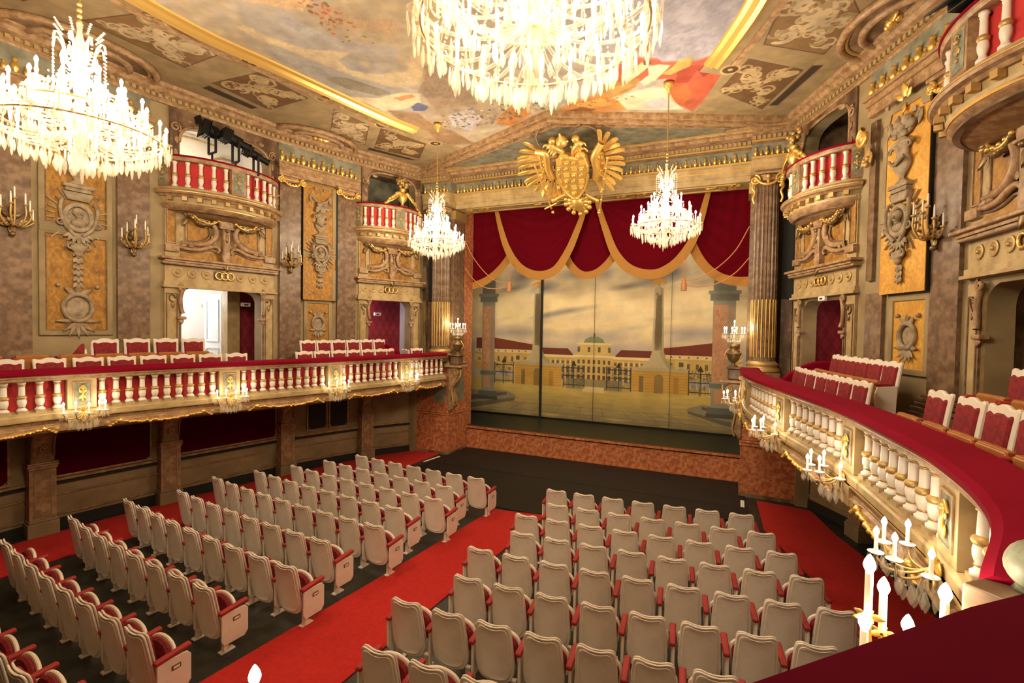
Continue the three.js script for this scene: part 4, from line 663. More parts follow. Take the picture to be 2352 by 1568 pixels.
  for (const d of [-1, 1]) {
    const hx = d < 0 ? 1270 : 1334, hy = d < 0 ? 319 : 314, nx = d < 0 ? 1296 : 1320;
    const h = mk('head', [tube([[...P(nx, 348), .16], [...P(nx + d * 2, 336), .24], [...P((nx + hx) / 2, d < 0 ? 326 : 322), .3], [...P(hx, hy + 2), .3]], .085, 8, 16), ball(.1, ...P(hx, hy + 1), .3, 1.25, .85, .8, 10, 8), tube([[...P(hx + d * 4, hy), .3], [...P(hx + d * 13, hy), .3], [...P(hx + d * 17, hy + 6), .3]], .05, 6, 10, false, (t) => 1 - .75 * t)], M.gold, g);
    mk('head_crown', [lathe([[0, 0], [.09, 0], [.11, .09], [.07, .15], [0, .17]], P(hx - d * 6, hy - 4)[0], P(hx - d * 6, hy - 5)[1], .3, 10)], M.gold, h);
    mk('head_feathers', [0, 1, 2].map((i) => leaf(.2, .08, ...P(hx - d * (4 + 5 * i), hy + 9 + 4 * i), .26, d < 0 ? PI + .6 : -.6)), M.gold, h);
    mk('leg', [tube([[...P(1326 + d * 24, 436), .2], [...P(1326 + d * 40, 442), .26], [...P(1326 + d * (d < 0 ? 48 : 52), 446), .28]], .05, 7), ball(.07, ...P(1326 + d * 50, 446), .28, 1, 1, .8)], M.gold, g);
    mk('halo', new THREE.TorusGeometry(.36, .018, 5, 30, PI * 1.3).rotateZ(d < 0 ? 1.2 : -.6).translate(...P(d < 0 ? 1262 : 1346, 318), .02), M.creamPink, g);
  }
  mk('crown', [lathe([[0, 0], [.13, 0], [.16, .1], [.12, .2], [.04, .26], [.03, .32], [0, .34]], ...P(1298, 316), .34, 12), [0, 1, 2, 3, 4].map((i) => ball(.035, P(1287 + i * 6, 308)[0], P(1298, 306)[1], .4))], M.gold, g);
  mk('ribbon', [-1, 1].map((d) => tube([[...P(1304 + d * 10, 326), .2], [...P(1304 + d * 26, 334), .24], [...P(1304 + d * 40, 330), .2], [...P(1304 + d * 48, 338), .18]], .03, 6)), M.gold, g);
  const [tx, ty] = P(1329, 456); const tl = mk('tail', [ball(.2, tx, ty - .04, .16, 1, 1.1, .6, 12, 8)], M.gold, g);
  for (let i = 0; i < 9; i++) { const a = -PI / 2 + (i - 4) * .5, L = .42 - .02 * abs(i - 4); mk('tail_feather', [new THREE.SphereGeometry(1, 8, 6).scale(L / 2, .085, .08).translate(L / 2, 0, 0).rotateZ(a).translate(tx, ty, .14), ball(.075, tx + L * cos(a), ty + L * sin(a), .17, 1, 1, .8)], M.gold, tl); }
  mk('sword', [tube([[...P(1233, 356), .36], [...P(1255, 412), .36], [...P(1273, 462), .34]], .028, 6, 12), tube([[...P(1258, 462), .35], [...P(1286, 448), .35]], .03, 6), ball(.05, ...P(1276, 470), .34)], M.gold, g);
  mk('sceptre', [tube([[...P(1400, 346), .36], [...P(1391, 410), .36], [...P(1382, 466), .34]], .028, 6, 12), [0, 1, 2, 3, 4, 5].map((i) => ball(.042, ...P(1400 - i * 3.6, 344 + i * 24), .36)), ball(.06, ...P(1381, 470), .34)], M.gold, g);
  const st = mk('iron_stay', [tube([[-.3, 1.2, .02], [-.3, 1.05, -.7], [-.3, .95, -1.35]], .02, 5), tube([[.4, 1.2, .02], [.4, 1.05, -.7], [.4, .95, -1.35]], .02, 5), tube([[.05, .3, .05], [.05, .2, -.4], [.05, .12, -.52]], .02, 5)], M.blackMetal, g);
}
// ---------- stalls chairs: they face the stage (-z), origin on the floor under the seat ----------
function bendBack(g, k, lean, y0 = .42) { const h = flat(g), P = h.attributes.position; for (let i = 0; i < P.count; i++) { const x = P.getX(i), y = P.getY(i); P.setZ(i, P.getZ(i) - k * x * x + lean * (y - y0)); } return h; }
function backOutline(k = 1, drop = 0) {               // cupid's-bow top, full hips, round bottom
  const s = new THREE.Shape(), w = .225 * k, t = .93 - drop, m = .245 * k;
  s.moveTo(-.15 * k, .2 + drop); s.bezierCurveTo(-.21 * k, .22 + drop, -m, .28 + drop, -m, .42); s.lineTo(-w, .78); s.bezierCurveTo(-w * .97, .84, -w * .99, t - .05, -w * .9, t - .02);
  s.bezierCurveTo(-w * .78, t + .008, -w * .62, t + .004, -w * .5, t - .004); s.bezierCurveTo(-w * .25, t - .026, w * .25, t - .026, w * .5, t - .004); s.bezierCurveTo(w * .62, t + .004, w * .78, t + .008, w * .9, t - .02);
  s.bezierCurveTo(w * .99, t - .05, w * .97, .84, w, .78); s.lineTo(m, .42); s.bezierCurveTo(m, .28 + drop, .21 * k, .22 + drop, .15 * k, .2 + drop); s.bezierCurveTo(.06, .18 + drop, -.06, .18 + drop, -.15 * k, .2 + drop);
  return s;
}
const CH = {};
{
  const K = .55, LN = .16;
  CH.shell = uvBox(toCreasedNormals(bendBack(ext(backOutline(), .022, .2, .006, [], 5), K, LN), .6));
  CH.panel = uvBox(toCreasedNormals(bendBack(ext(backOutline(.86, .035), .012, .216, .004, [], 5), K, LN), .6));
  CH.frame = uvBox(toCreasedNormals(bendBack(ext(backOutline(1.0, -.004), .02, .166, .006, [], 5), K, LN), .6));
  CH.cushion = uvBox(toCreasedNormals(bendBack(ext(backOutline(.84, .05), .05, .12, .02, [], 5), K, LN), .7));
  const seat = new THREE.Shape(); seat.moveTo(-.24, 0); seat.lineTo(-.255, .2); seat.bezierCurveTo(-.25, .31, -.1, .35, 0, .35); seat.bezierCurveTo(.1, .35, .25, .31, .255, .2); seat.lineTo(.24, 0);
  const st = new THREE.Shape(); st.moveTo(-.22, .01); st.lineTo(-.232, .19); st.bezierCurveTo(-.225, .29, -.09, .325, 0, .325); st.bezierCurveTo(.09, .325, .225, .29, .232, .19); st.lineTo(.22, .01);
  CH.seat = uvBox(toCreasedNormals(flat(ext(seat, .04, -.05, .01, [], 6).rotateX(-.16).translate(0, .37, .03)), .6));
  CH.pad = uvBox(toCreasedNormals(flat(ext(st, .07, -.02, .025, [], 6).rotateX(-.16).translate(0, .37, .03)), .7));
  CH.arm = uvBox(flat(rbox(.078, .055, .4, 0, 0, 0, .022).rotateX(.1).translate(0, .585, .02)));
  CH.post = merge([box(.03, .5, .05, 0, .08, .14), box(.035, .36, .22, 0, .22, .02)]);
  CH.foot = merge([rbox(.07, .2, .07, 0, 0, .08, .012), rbox(.09, .03, .2, 0, 0, .06, .01)]);
  CH.panelEnd = merge([ext([[-.17, .16], [.12, .16], [.17, .22], [.17, .52], [.13, .57], [-.2, .6], [-.2, .22]], .03, -.015, .006).rotateY(PI / 2)]);
  CH.plate = merge([box(.008, .05, .1, 0, .44, 0)]); CH.plateIn = merge([box(.004, .026, .07, .005, .452, 0)]);
}
function stallsChair(name, label, group) {
  const t = thing(name, label, 'chair', [0, 0, 0], 0, group);
  const b = mk('back_shell', CH.shell, M.whiteChair, t); mk('raised_panel', CH.panel, M.whiteChair, b);
  mk('cushion_frame', CH.frame, M.whiteChair, t); mk('back_cushion', CH.cushion, M.cushion, t);
  const s = mk('tip_up_seat', CH.seat, M.whiteChair, t); mk('seat_pad', CH.pad, M.cushion, s);
  const a = mk('armrest', CH.arm, M.armRed, t); a.position.x = .3; const p = mk('arm_post', CH.post, M.whiteChair, t); p.position.x = .3;
  const f = mk('foot', CH.foot, M.whiteChair, t); f.position.x = .21;
  return t;
}
{
  const ROWZ = [5.87, 6.71, 7.48, 8.26, 9.1, 9.98, 10.84, 11.76, 12.7, 13.6];
  const LX = [-1.02, -1.37, -1.13, -1.52, -1.3, -1.67, -1.45, -1.93, -1.67, -2.0], LN = [7, 7, 8, 8, 9, 8, 9, 8, 8, 7];
  const RX = [.93, 1.24, .9, 1.16, .8, 1.07, .67, .98, .55], RN = [7, 7, 8, 8, 9, 9, 9, 9, 9];
  const place = (src, x, r, label, group) => { const z = ROWZ[r] - x * x / 68 - .3, rot = x / 34; const c = src ? copyOf(src, label, group) : stallsChair('stalls_chair', label, group); c.position.set(x, 0, z); c.rotation.y = rot; return c; };
  const endKit = (c, sx) => { // aisle end: panel with a number plate; sx the side of the aisle
    const q = mk('end_panel', CH.panelEnd, M.whiteChair, c); q.position.x = sx * .315; const pl = mk('number_plate', CH.plate, M.bronze, q); pl.position.x = sx * .018; const pi = mk('plate_face', CH.plateIn, M.candleOff, q); pi.position.x = sx * .02 - (sx < 0 ? .004 : 0);
  };
  let proto = null;
  const rowName = (r) => r === 0 ? 'front row' : `${ORD[r + 1]} row from the stage`;
  for (let r = 0; r < 10; r++) for (let k = 0; k < LN[r]; k++) {
    const lab = `white-backed red chair, ${rowName(r)}, ${k ? ORD[k + 1] + ' seat from' : 'seat on'} the aisle, left block`;
    const c = place(proto, LX[r] - .6 * k, r, lab, 'tip-up chairs of the left stalls block'); if (!proto) { proto = c; }
    if (k === 0) { c.userData.end = 1; }
  }
  let protoR = null;
  for (let r = 0; r < 9; r++) for (let k = 0; k < RN[r]; k++) {
    const lab = `white-backed red chair, ${rowName(r)}, ${k ? ORD[k + 1] + ' seat from' : 'seat on'} the aisle, right block`;
    const c = place(proto, RX[r] + .6 * k, r, lab, 'tip-up chairs of the right stalls block');
    if (k === 0) c.userData.end = -1;
    if (k === RN[r] - 1) c.userData.far = 1;
  }
  scene.children.filter((o) => o.userData.end).forEach((o) => { const e = o.userData.end; delete o.userData.end; endKit(o, e); if (e < 0) { const a = mk('armrest', CH.arm, M.armRed, o); a.position.x = -.3; const p = mk('arm_post', CH.post, M.whiteChair, o); p.position.x = -.3; const f = mk('foot', CH.foot, M.whiteChair, o); f.position.x = -.21; } });
  scene.children.forEach((o) => { delete o.userData.far; });
}
// ---------- gallery chairs: they face +z of their own frame ----------
const GC = {};
{
  const o = (w, t, b, bump) => { const s = new THREE.Shape(); s.moveTo(-w, b); s.bezierCurveTo(-w * 1.02, b + .2, -w * 1.0, t - .15, -w * 1.04, t - .05); s.bezierCurveTo(-w * 1.1, t - .01, -w * .98, t + .012, -w * .85, t); s.bezierCurveTo(-w * .6, t - .03, -w * .45, t - .01, -w * .25, t + bump * .6); s.bezierCurveTo(-w * .1, t + bump, w * .1, t + bump, w * .25, t + bump * .6); s.bezierCurveTo(w * .45, t - .01, w * .6, t - .03, w * .85, t); s.bezierCurveTo(w * .98, t + .012, w * 1.1, t - .01, w * 1.04, t - .05); s.bezierCurveTo(w * 1.0, t - .15, w * 1.02, b + .2, w, b); s.closePath(); return s; };
  const tilt = (g) => { const h = flat(g), P = h.attributes.position; for (let i = 0; i < P.count; i++) P.setZ(i, P.getZ(i) - .14 * (P.getY(i) - .4)); return h; };
  GC.frame = uvBox(toCreasedNormals(tilt(ext(o(.235, .985, .36, .02), .05, -.2, .014, [], 5)), .6));
  GC.cushion = uvBox(toCreasedNormals(tilt(ext(o(.19, .91, .42, .006), .05, -.17, .02, [], 5)), .7));
  GC.seat = uvBox(flat(ext([[-.23, 0], [.23, 0], [.235, .36], [.22, .385], [-.22, .385], [-.235, .36]], .035, 0, .008).rotateX(.1).translate(0, .3, .03)));
  GC.lip = merge([rbox(.47, .03, .06, 0, .665, .055, .01)]);
  GC.pad = uvBox(flat(rbox(.44, .34, .06, 0, .32, 0, .02).rotateX(.1).translate(0, 0, 0)));
  GC.arm = uvBox(flat(rbox(.055, .04, .3, 0, .62, .04, .016)));
  GC.side = merge([ext([[-.16, .0], [.1, .0], [.13, .1], [.13, .5], [.1, .6], [-.18, .62]], .03, -.015, .005).rotateY(-PI / 2)]);
}
function galleryChair(label, group) {
  const t = thing('gallery_chair', label, 'chair', [0, 0, 0], 0, group);
  const f = mk('back_frame', GC.frame, M.whitePaint, t); mk('back_cushion', GC.cushion, M.cushion, f);
  const s = mk('tip_up_seat', GC.seat, M.wood, t); mk('seat_lip', GC.lip, M.wood, s); mk('seat_pad', GC.pad, M.cushion, s);
  for (const q of [-1, 1]) { const a = mk('armrest', GC.arm, M.armRed, t); a.position.x = q * .262; }
  for (const q of [-1, 1]) { const a = mk('side_panel', GC.side, M.whitePaint, t); a.position.x = q * .262; }
  return t;
}
{
  let p = null;
  const rowOf = (path, list, o, y, side, row, grp, clump) => list.forEach((s, i) => {
    const q = path.at(s, -o), lab = `red and white tip-up chair, ${ORD[i + 1]} from the stage, ${row} row, ${clump}, ${side} gallery`;
    const c = p ? copyOf(p, lab, grp) : galleryChair(lab, grp); p = p || c; c.position.set(q.x, y, q.z); c.rotation.y = q.rot;
  });
  rowOf(LP, [1.81, 2.27, 2.77, 3.3, 3.81, 4.36, 4.9], .55, 2.68, 'left', 'front', 'left gallery chairs', 'stage clump');
  rowOf(LP, [1.91, 2.44, 2.95, 3.48, 3.98, 4.51], 1.02, 2.96, 'left', 'back', 'left gallery chairs', 'stage clump');
  rowOf(LP, [6.69, 7.22, 7.74, 8.28, 8.82, 9.37, 9.91, 10.42, 10.93], .55, 2.68, 'left', 'front', 'left gallery chairs', 'doorway clump');
  rowOf(LP, [7.42, 7.92, 8.44, 8.98, 9.53, 10.09, 10.6], 1.02, 3.03, 'left', 'back', 'left gallery chairs', 'doorway clump');
  rowOf(RP, [2.62, 3.17, 3.7, 4.24, 4.72, 5.18, 5.66], .72, 2.68, 'right', 'front', 'right gallery chairs', 'stage clump');
  rowOf(RP, [2.91, 3.42, 3.87, 4.32, 4.77, 5.2], 1.35, 2.97, 'right', 'back', 'right gallery chairs', 'stage clump');
  rowOf(RP, [7.43, 8.01, 8.54, 9.06, 9.6], .72, 2.75, 'right', 'front', 'right gallery chairs', 'doorway clump');
  rowOf(RP, [7.64, 8.2, 8.75], 1.4, 3.05, 'right', 'back', 'right gallery chairs', 'doorway clump');
}
for (const [path, s0, lab, sd] of [[LP, .75, 'low curved red velvet barrier at the stage end of the left gallery', 1], [RP, 1.2, 'low curved red velvet barrier at the stage end of the right gallery', -1]]) {
  const q = path.at(s0 + .9, -1.35), t = thing('velvet_barrier', lab, 'barrier', [q.x, GAL, q.z], q.rot + PI / 2);
  const o = [[-.75, 0], [-.75, .35]]; for (let i = 0; i <= 12; i++) { const a = i / 12; o.push([-.75 + 1.5 * a, .4 + .85 * sin(PI * (.12 + .62 * (sd > 0 ? 1 - a : a)))]); } o.push([.75, 0]);
  mk('barrier', ext(o, .12, -.06, .03), M.velvet, t);
}
for (const [s, o, lab, r] of [[1.25, .4, 'single red chair standing sideways by the left velvet barrier', 1.2], [.62, .62, 'single red chair beside the left stage column', -.2]]) { const q = LP.at(s, -o), c = copyOf(scene.getObjectByName('gallery_chair'), lab, 'left gallery chairs', [q.x, 2.66, q.z], q.rot + r); }
// ---------- gallery balustrades ----------
const BAL = {};
{
  const H = .52, P = [[0, 0], [.075, 0], [.075, .035], [.06, .045], [.05, .06], [.042, .08], [.05, .1], [.064, .14], [.066, .18], [.055, .23], [.045, .25], [.05, .262], [.047, .29], [.044, .42], [.042, .45], [.05, .455], [.05, .465], [.045, .475], [.06, .49], [.06, .52], [0, .52]];
  BAL.body = merge(lathe(P, 0, 0, 0, 12)); BAL.foot = merge(box(.15, .04, .15, 0, -.035, 0));
  BAL.ring = merge(lathe([[.048, .215], [.066, .222], [.076, .245], [.068, .268], [.05, .282]], 0, 0, 0, 12)); BAL.neck = merge(lathe([[.042, .44], [.056, .448], [.056, .464], [.042, .472]], 0, 0, 0, 12)); BAL.collar = merge(lathe([[.04, .07], [.056, .078], [.05, .094]], 0, 0, 0, 12));
}
function festoon(path, s0, s1, yA, yB, o, R) {
  const g = [], n = 16, pt = (t) => { const q = path.at(s0 + (s1 - s0) * t, o); return [q.x, yA + (yB - yA) * 4 * t * (1 - t), q.z]; };
  const pts = []; for (let i = 0; i <= n; i++) pts.push(pt(i / n));
  g.push(tube(pts, .022, 5, 32));
  for (let i = 1; i < 30; i++) { const p = pt(i / 30), k = .02 + .018 * R(); g.push(ball(k, p[0], p[1] + (R() - .5) * .03, p[2], 1.5, .9, 1.2, 6, 4)); }
  for (const t of [0, 1]) { const p = pt(t); g.push(ball(.05, p[0], p[1] + .01, p[2], 1, 1, .8, 8, 6)); for (let k = 0; k < 4; k++) { const q = path.at(s0 + (s1 - s0) * t + (t ? 1 : -1) * (.03 + .045 * k), o); g.push(ball(.03, q.x, p[1] + .01 - .028 * k, q.z, 1.3, .8, 1.2, 6, 4)); } }
  return g;
}
const PED_L = [1.98, 4.48, 7.07, 9.64, 12.15], PED_R = [2.55, 5.08, 7.6, 10.07, 12.35];
const balTex = { L: PED_L, R: PED_R };
for (const [path, W, peds, side] of [[LP, LW, PED_L, 'left'], [RP, RW, PED_R, 'right']]) {
  const g = thing('gallery_balustrade', `${side} gallery balustrade with red velvet rail, white and gold balusters and gilded festoons`, 'balustrade', [0, 0, 0], 0, 'gallery balustrades');
  const s0 = side === 'right' ? .9 : .1, L = path.len, N = 90;
  mk('velvet_rail', sweep(path, [[-.34, 3.42], [.07, 3.42], [.1, 3.44], [.1, 3.48], [.06, 3.51], [-.3, 3.52], [-.34, 3.5], [-.34, 3.42]], s0, L, N), M.velvet, g);
  mk('top_rail', sweep(path, [[-.24, 3.32], [.01, 3.32], [.04, 3.34], [.04, 3.37], [.06, 3.4], [.06, 3.42], [-.24, 3.42], [-.24, 3.32]], s0, L, N), M.creamPink, g);
  mk('bottom_rail', sweep(path, [[-.22, 2.64], [.04, 2.64], [.04, 2.72], [.02, 2.74], [.02, 2.76], [-.22, 2.8], [-.22, 2.64]], s0, L, N), M.creamLight, g);
  mk('fascia', sweep(path, [[-.2, 2.39], [.02, 2.39], [.06, 2.41], [.06, 2.49], [.02, 2.51], [.02, 2.53], [.0, 2.54], [.0, 2.62], [.05, 2.64], [-.2, 2.64], [-.2, 2.39]], s0, L, N), M.creamPink, g);
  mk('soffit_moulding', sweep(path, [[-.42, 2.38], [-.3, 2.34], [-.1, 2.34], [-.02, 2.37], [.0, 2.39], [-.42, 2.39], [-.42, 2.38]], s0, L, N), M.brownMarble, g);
  mks('gilded_line', [sweep(path, rectProf(.035, .065, 2.625, 2.64), s0, L, N), sweep(path, rectProf(.03, .068, 3.395, 3.405), s0, L, N)], M.goldDull, g);
  mk('red_backing', sweep(path, rectProf(-.24, -.22, 2.7, 3.4), s0, L, N), M.backRed, g);
  const edges = [s0, ...peds.flatMap((p) => [p - .21, p + .21]), L];
  peds.forEach((p) => {
    const q = path.at(p), d = mk('pedestal', merge([box(.42, .56, .2, 0, 2.77, -.08), box(.43, .24, .06, 0, 2.4, .035)]), M.creamLight, g); d.position.set(q.x, 0, q.z); d.rotation.y = q.rot;
    mk('inset_panel', ring(.28, .42, .025, .02, 0, 2.85, .018), M.creamPink, d); mk('stone_field', box(.23, .37, .01, 0, 2.875, .02), M.inset, d);
    mk('gilded_trophy', [tube([[-.06, 3.12, .035], [0, 3.2, .045], [.06, 3.12, .035]], .014, 5), tube([[0, 3.2, .04], [.01, 3.1, .05], [-.01, 3.0, .05], [0, 2.92, .04]], .018, 5), ball(.03, 0, 3.15, .045), leaf(.1, .05, 0, 3.02, .04, -.9), leaf(.1, .05, 0, 3.02, .04, -2.2), leaf(.09, .05, 0, 3.06, .04, .8), leaf(.09, .05, 0, 3.06, .04, 2.3)], M.gold, d);
    mks('rosette', [lathe([[0, .02], [.02, .016], [.035, .006], [.05, .01], [.05, 0], [0, 0]], 0, 0, 0, 12).rotateX(PI / 2).translate(-.36, 2.45, .07), lathe([[0, .02], [.02, .016], [.035, .006], [.05, .01], [.05, 0], [0, 0]], 0, 0, 0, 12).rotateX(PI / 2).translate(.36, 2.45, .07)], M.goldDull, d);
  });
  const R = rngOf(91);
  for (let i = 0; i < edges.length; i += 2) {
    const a = edges[i], b = edges[i + 1], w = b - a; if (w < .5) continue;
    const n = max(2, Math.round((w - .1) / .213)); const step = w / n;
    for (let k = 0; k < n; k++) { const q = path.at(a + step * (k + .5), -.09), m = mk('baluster', BAL.body, M.whitePaint, g); m.position.set(q.x, 2.8, q.z); m.rotation.y = q.rot; mk('gilded_ring', BAL.ring, M.goldDull, m); mk('gilded_ring', BAL.neck, M.goldDull, m); mk('gilded_ring', BAL.collar, M.goldDull, m); mk('foot', BAL.foot, M.creamLight, m); }
    if (w > 1.2) mk('gilded_festoon', festoon(path, a + .35, b - .35, 2.47, 2.41, .075, R), M.gold, g);
  }
  // end post by the pier
  if (side === 'right') { const q = path.at(s0 + .06); const m = mk('end_post', [box(.14, 1.05, .3, 0, 2.38, -.1), leaf(.5, .1, 0, 3.2, .06, -PI / 2), ball(.05, 0, 3.25, .07)], M.creamLight, g); m.position.set(q.x, 0, q.z); m.rotation.y = q.rot; }
}
{ // rail in front of the camera's box
  const front = [[5.44, 13.5], [5.12, 13.8], [4.39, 14.58], [3.9, 14.95], [3.2, 15.35], [2.2, 15.7], [.6, 16.0]], back = [[.8, 16.5], [2.4, 16.2], [3.6, 15.78], [4.3, 15.3], [4.95, 14.75], [5.7, 14.1], [5.95, 13.8]];
  const t = thing('box_rail', 'broad dark red velvet rail of the nearest box, bottom right', 'rail');
  mk('velvet_top', ext([...front, ...back].map((q) => [q[0], -q[1]]), .1, 0, .03).rotateX(-PI / 2).translate(0, 3.4, 0), M.velvetDark, t);
  mk('fascia', ext([...front, ...[...front].reverse().map((q) => [q[0] + .12, q[1] + .14])].map((q) => [q[0], -q[1]]), .98).rotateX(-PI / 2).translate(.05, 2.42, .06), M.creamLight, t);
  const c = thing('corner_finial', 'dark wooden corner block with a turned ball finial on the nearest rail', 'finial', [5.42, 3.36, 13.58], .75);
  mk('block', rbox(.34, .13, .3, 0, 0, 0, .012), M.brownMarble, c); mk('ball', [ball(.115, .02, .22, .0, 1, .86, 1, 18, 12), lathe([[0, .12], [.1, .12], [.08, .15], [.05, .17], [0, .17]], .02, 0, 0, 14)], M.inset, c); mk('marble_block', box(.3, .9, .26, 0, -.92, 0), M.pink, c);
}
// posts under the gallery with console brackets
for (const [W, list, side] of [[LL, [[-6.78, 2.95], [-7.58, 5.38], [-8.14, 8.32], [-8.45, 10.66], [-8.42, 13.2]], 'left'], [RL, [[6.62, 3.3], [7.45, 5.4], [8.1, 8.3], [8.5, 10.8]], 'right']]) list.forEach((p, i) => {
  let best = 0, bd = 1e9; for (let s = 0; s < W.len; s += .05) { const q = W.at(s), d = hypot(q.x - p[0], q.z - p[1]); if (d < bd) { bd = d; best = s; } }
  const q = W.at(best, .02), t = thing('gallery_post', `panelled stone post under the ${side} gallery, ${ORD[i + 1]} from the stage`, 'post', [q.x, 0, q.z], q.rot, 'posts under the galleries');
  mk('base', [rbox(.5, .3, .34, 0, 0, .15, .015), rbox(.46, .05, .31, 0, .3, .15, .02)], M.cream, t);
  mk('shaft', box(.42, 1.15, .26, 0, .32, .14), M.creamPink, t); mk('panel', ring(.28, .9, .02, .015, 0, .42, .265), M.cream, t);
  mk('cap', [rbox(.5, .06, .34, 0, 1.42, .15, .02), rbox(.46, .05, .32, 0, 1.37, .15, .02), rbox(.48, .04, .33, 0, 1.48, .15, .015)], M.creamPink, t);
  const pr = [[0, 1.52], [.26, 1.52], [.26, 1.72], [.3, 1.95], [.42, 2.15], [.7, 2.3], [1.15, 2.37], [0, 2.37]];
  mk('bracket', ext(pr.map((v) => [-v[0], v[1]]), .38, -.19, .02).rotateY(PI / 2), M.creamPink, t);
  mk('bracket_edge', [-1, 1].map((k) => tube([[k * .17, 1.62, .275], [k * .17, 1.9, .31], [k * .17, 2.14, .45], [k * .17, 2.28, .74]], .022, 5)), M.cream, t);
  mk('leaf_ornament', [leaf(.4, .2, 0, 2.05, .36, PI / 2, -.3).rotateX(0), tube(spiral(0, 1.78, .07, .015, 0, 1.4, .3, 12), .018, 5)], M.goldDull, t);
});
// ---------- doorways, opera boxes, panels and pilasters along the walls ----------
function doorcase(b, c, label, O, hw) {               // c centre, hw half width of the lintel
  const [x0, x1, yt] = O, t = bayThing(b, c, GAL, .0, 'doorcase', label, 'doorway');
  const X0 = x0 - c, X1 = x1 - c, Y = (y) => y - GAL;
  for (const [a, s] of [[X0, -1], [X1, 1]]) {
    const j = mk('jamb', box(.34, Y(yt) + .02, .06, a + s * .17, 0, .03), M.creamLight, t);
    mks('jamb_moulding', [ring(.24, Y(yt) - .3, .02, .02, a + s * .19, .15, .06), box(.035, Y(yt) - .2, .03, a + s * .015, 0, .065)], M.mauve, t);
    mk('jamb_ornament', [tube([[a + s * .12, Y(yt) - .22, .075], [a + s * .22, Y(yt) - .18, .085], [a + s * .24, Y(yt) - .3, .075], [a + s * .16, Y(yt) - .36, .08]], .015, 5), leaf(.16, .07, a + s * .17, Y(yt) - .34, .07, -PI / 2), ball(.03, a + s * .13, Y(yt) - .24, .08)], M.bronze, t);
    mk('bracket_scroll', [volute(.08, a + s * -.02, Y(yt) - .02, .1, -s, .03), tube([[a - s * .03, Y(yt) - .06, .1], [a + s * .02, Y(yt) - .24, .1], [a + s * .01, Y(yt) - .5, .1], [a - s * .02, Y(yt) - .62, .12]], .045, 6), rbox(.2, .07, .14, a, Y(yt) - .76, .06, .02), leaf(.16, .12, a, Y(yt) - .72, .08, -PI / 2)], M.creamPink, t);
  }
  mks('lintel', [box(2 * hw, .1, .09, 0, Y(5.24), .04), box(2 * hw - .06, .46, .05, 0, Y(5.32), .025), box(2 * hw + .06, .05, .13, 0, Y(5.2), .065)], M.creamLight, t);
  mks('lintel_moulding', [rbox(2 * hw + .1, .05, .16, 0, Y(5.74), .08, .015), rbox(2 * hw + .22, .06, .26, 0, Y(5.84), .12, .02), box(2 * hw + .04, .05, .2, 0, Y(5.79), .09)], M.creamPink, t);
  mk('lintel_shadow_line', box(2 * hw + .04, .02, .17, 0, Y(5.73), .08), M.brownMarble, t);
  const pos = [-.86, -.6, -.34, .34, .6, .86].map((k) => k * hw / 1.1);
  for (const x of pos) { const r = mk('rosette', lathe([[0, .02], [.028, .018], [.04, 0], [.06, .004], [.075, .022], [.095, .026], [.105, .012], [.105, 0], [0, 0]], 0, 0, 0, 18).rotateX(PI / 2).translate(x, Y(5.56), .05), M.creamLight, t); mk('rosette_centre', [ball(.032, x, Y(5.56), .075, 1, 1, .8), lathe([[.086, .0], [.1, .012], [.112, 0]], 0, 0, 0, 18).rotateX(PI / 2).translate(x, Y(5.56), .065)], M.goldDull, r); }
  const pl = mk('plaque', box(.5, .22, .03, 0, Y(5.45), .05), M.brownMarble, t);
  mks('gilded_ring', [-.14, 0, .14].map((x) => new THREE.TorusGeometry(.085, .022, 6, 16).translate(x, Y(5.56), .085)), M.gold, pl);
  return t;
}
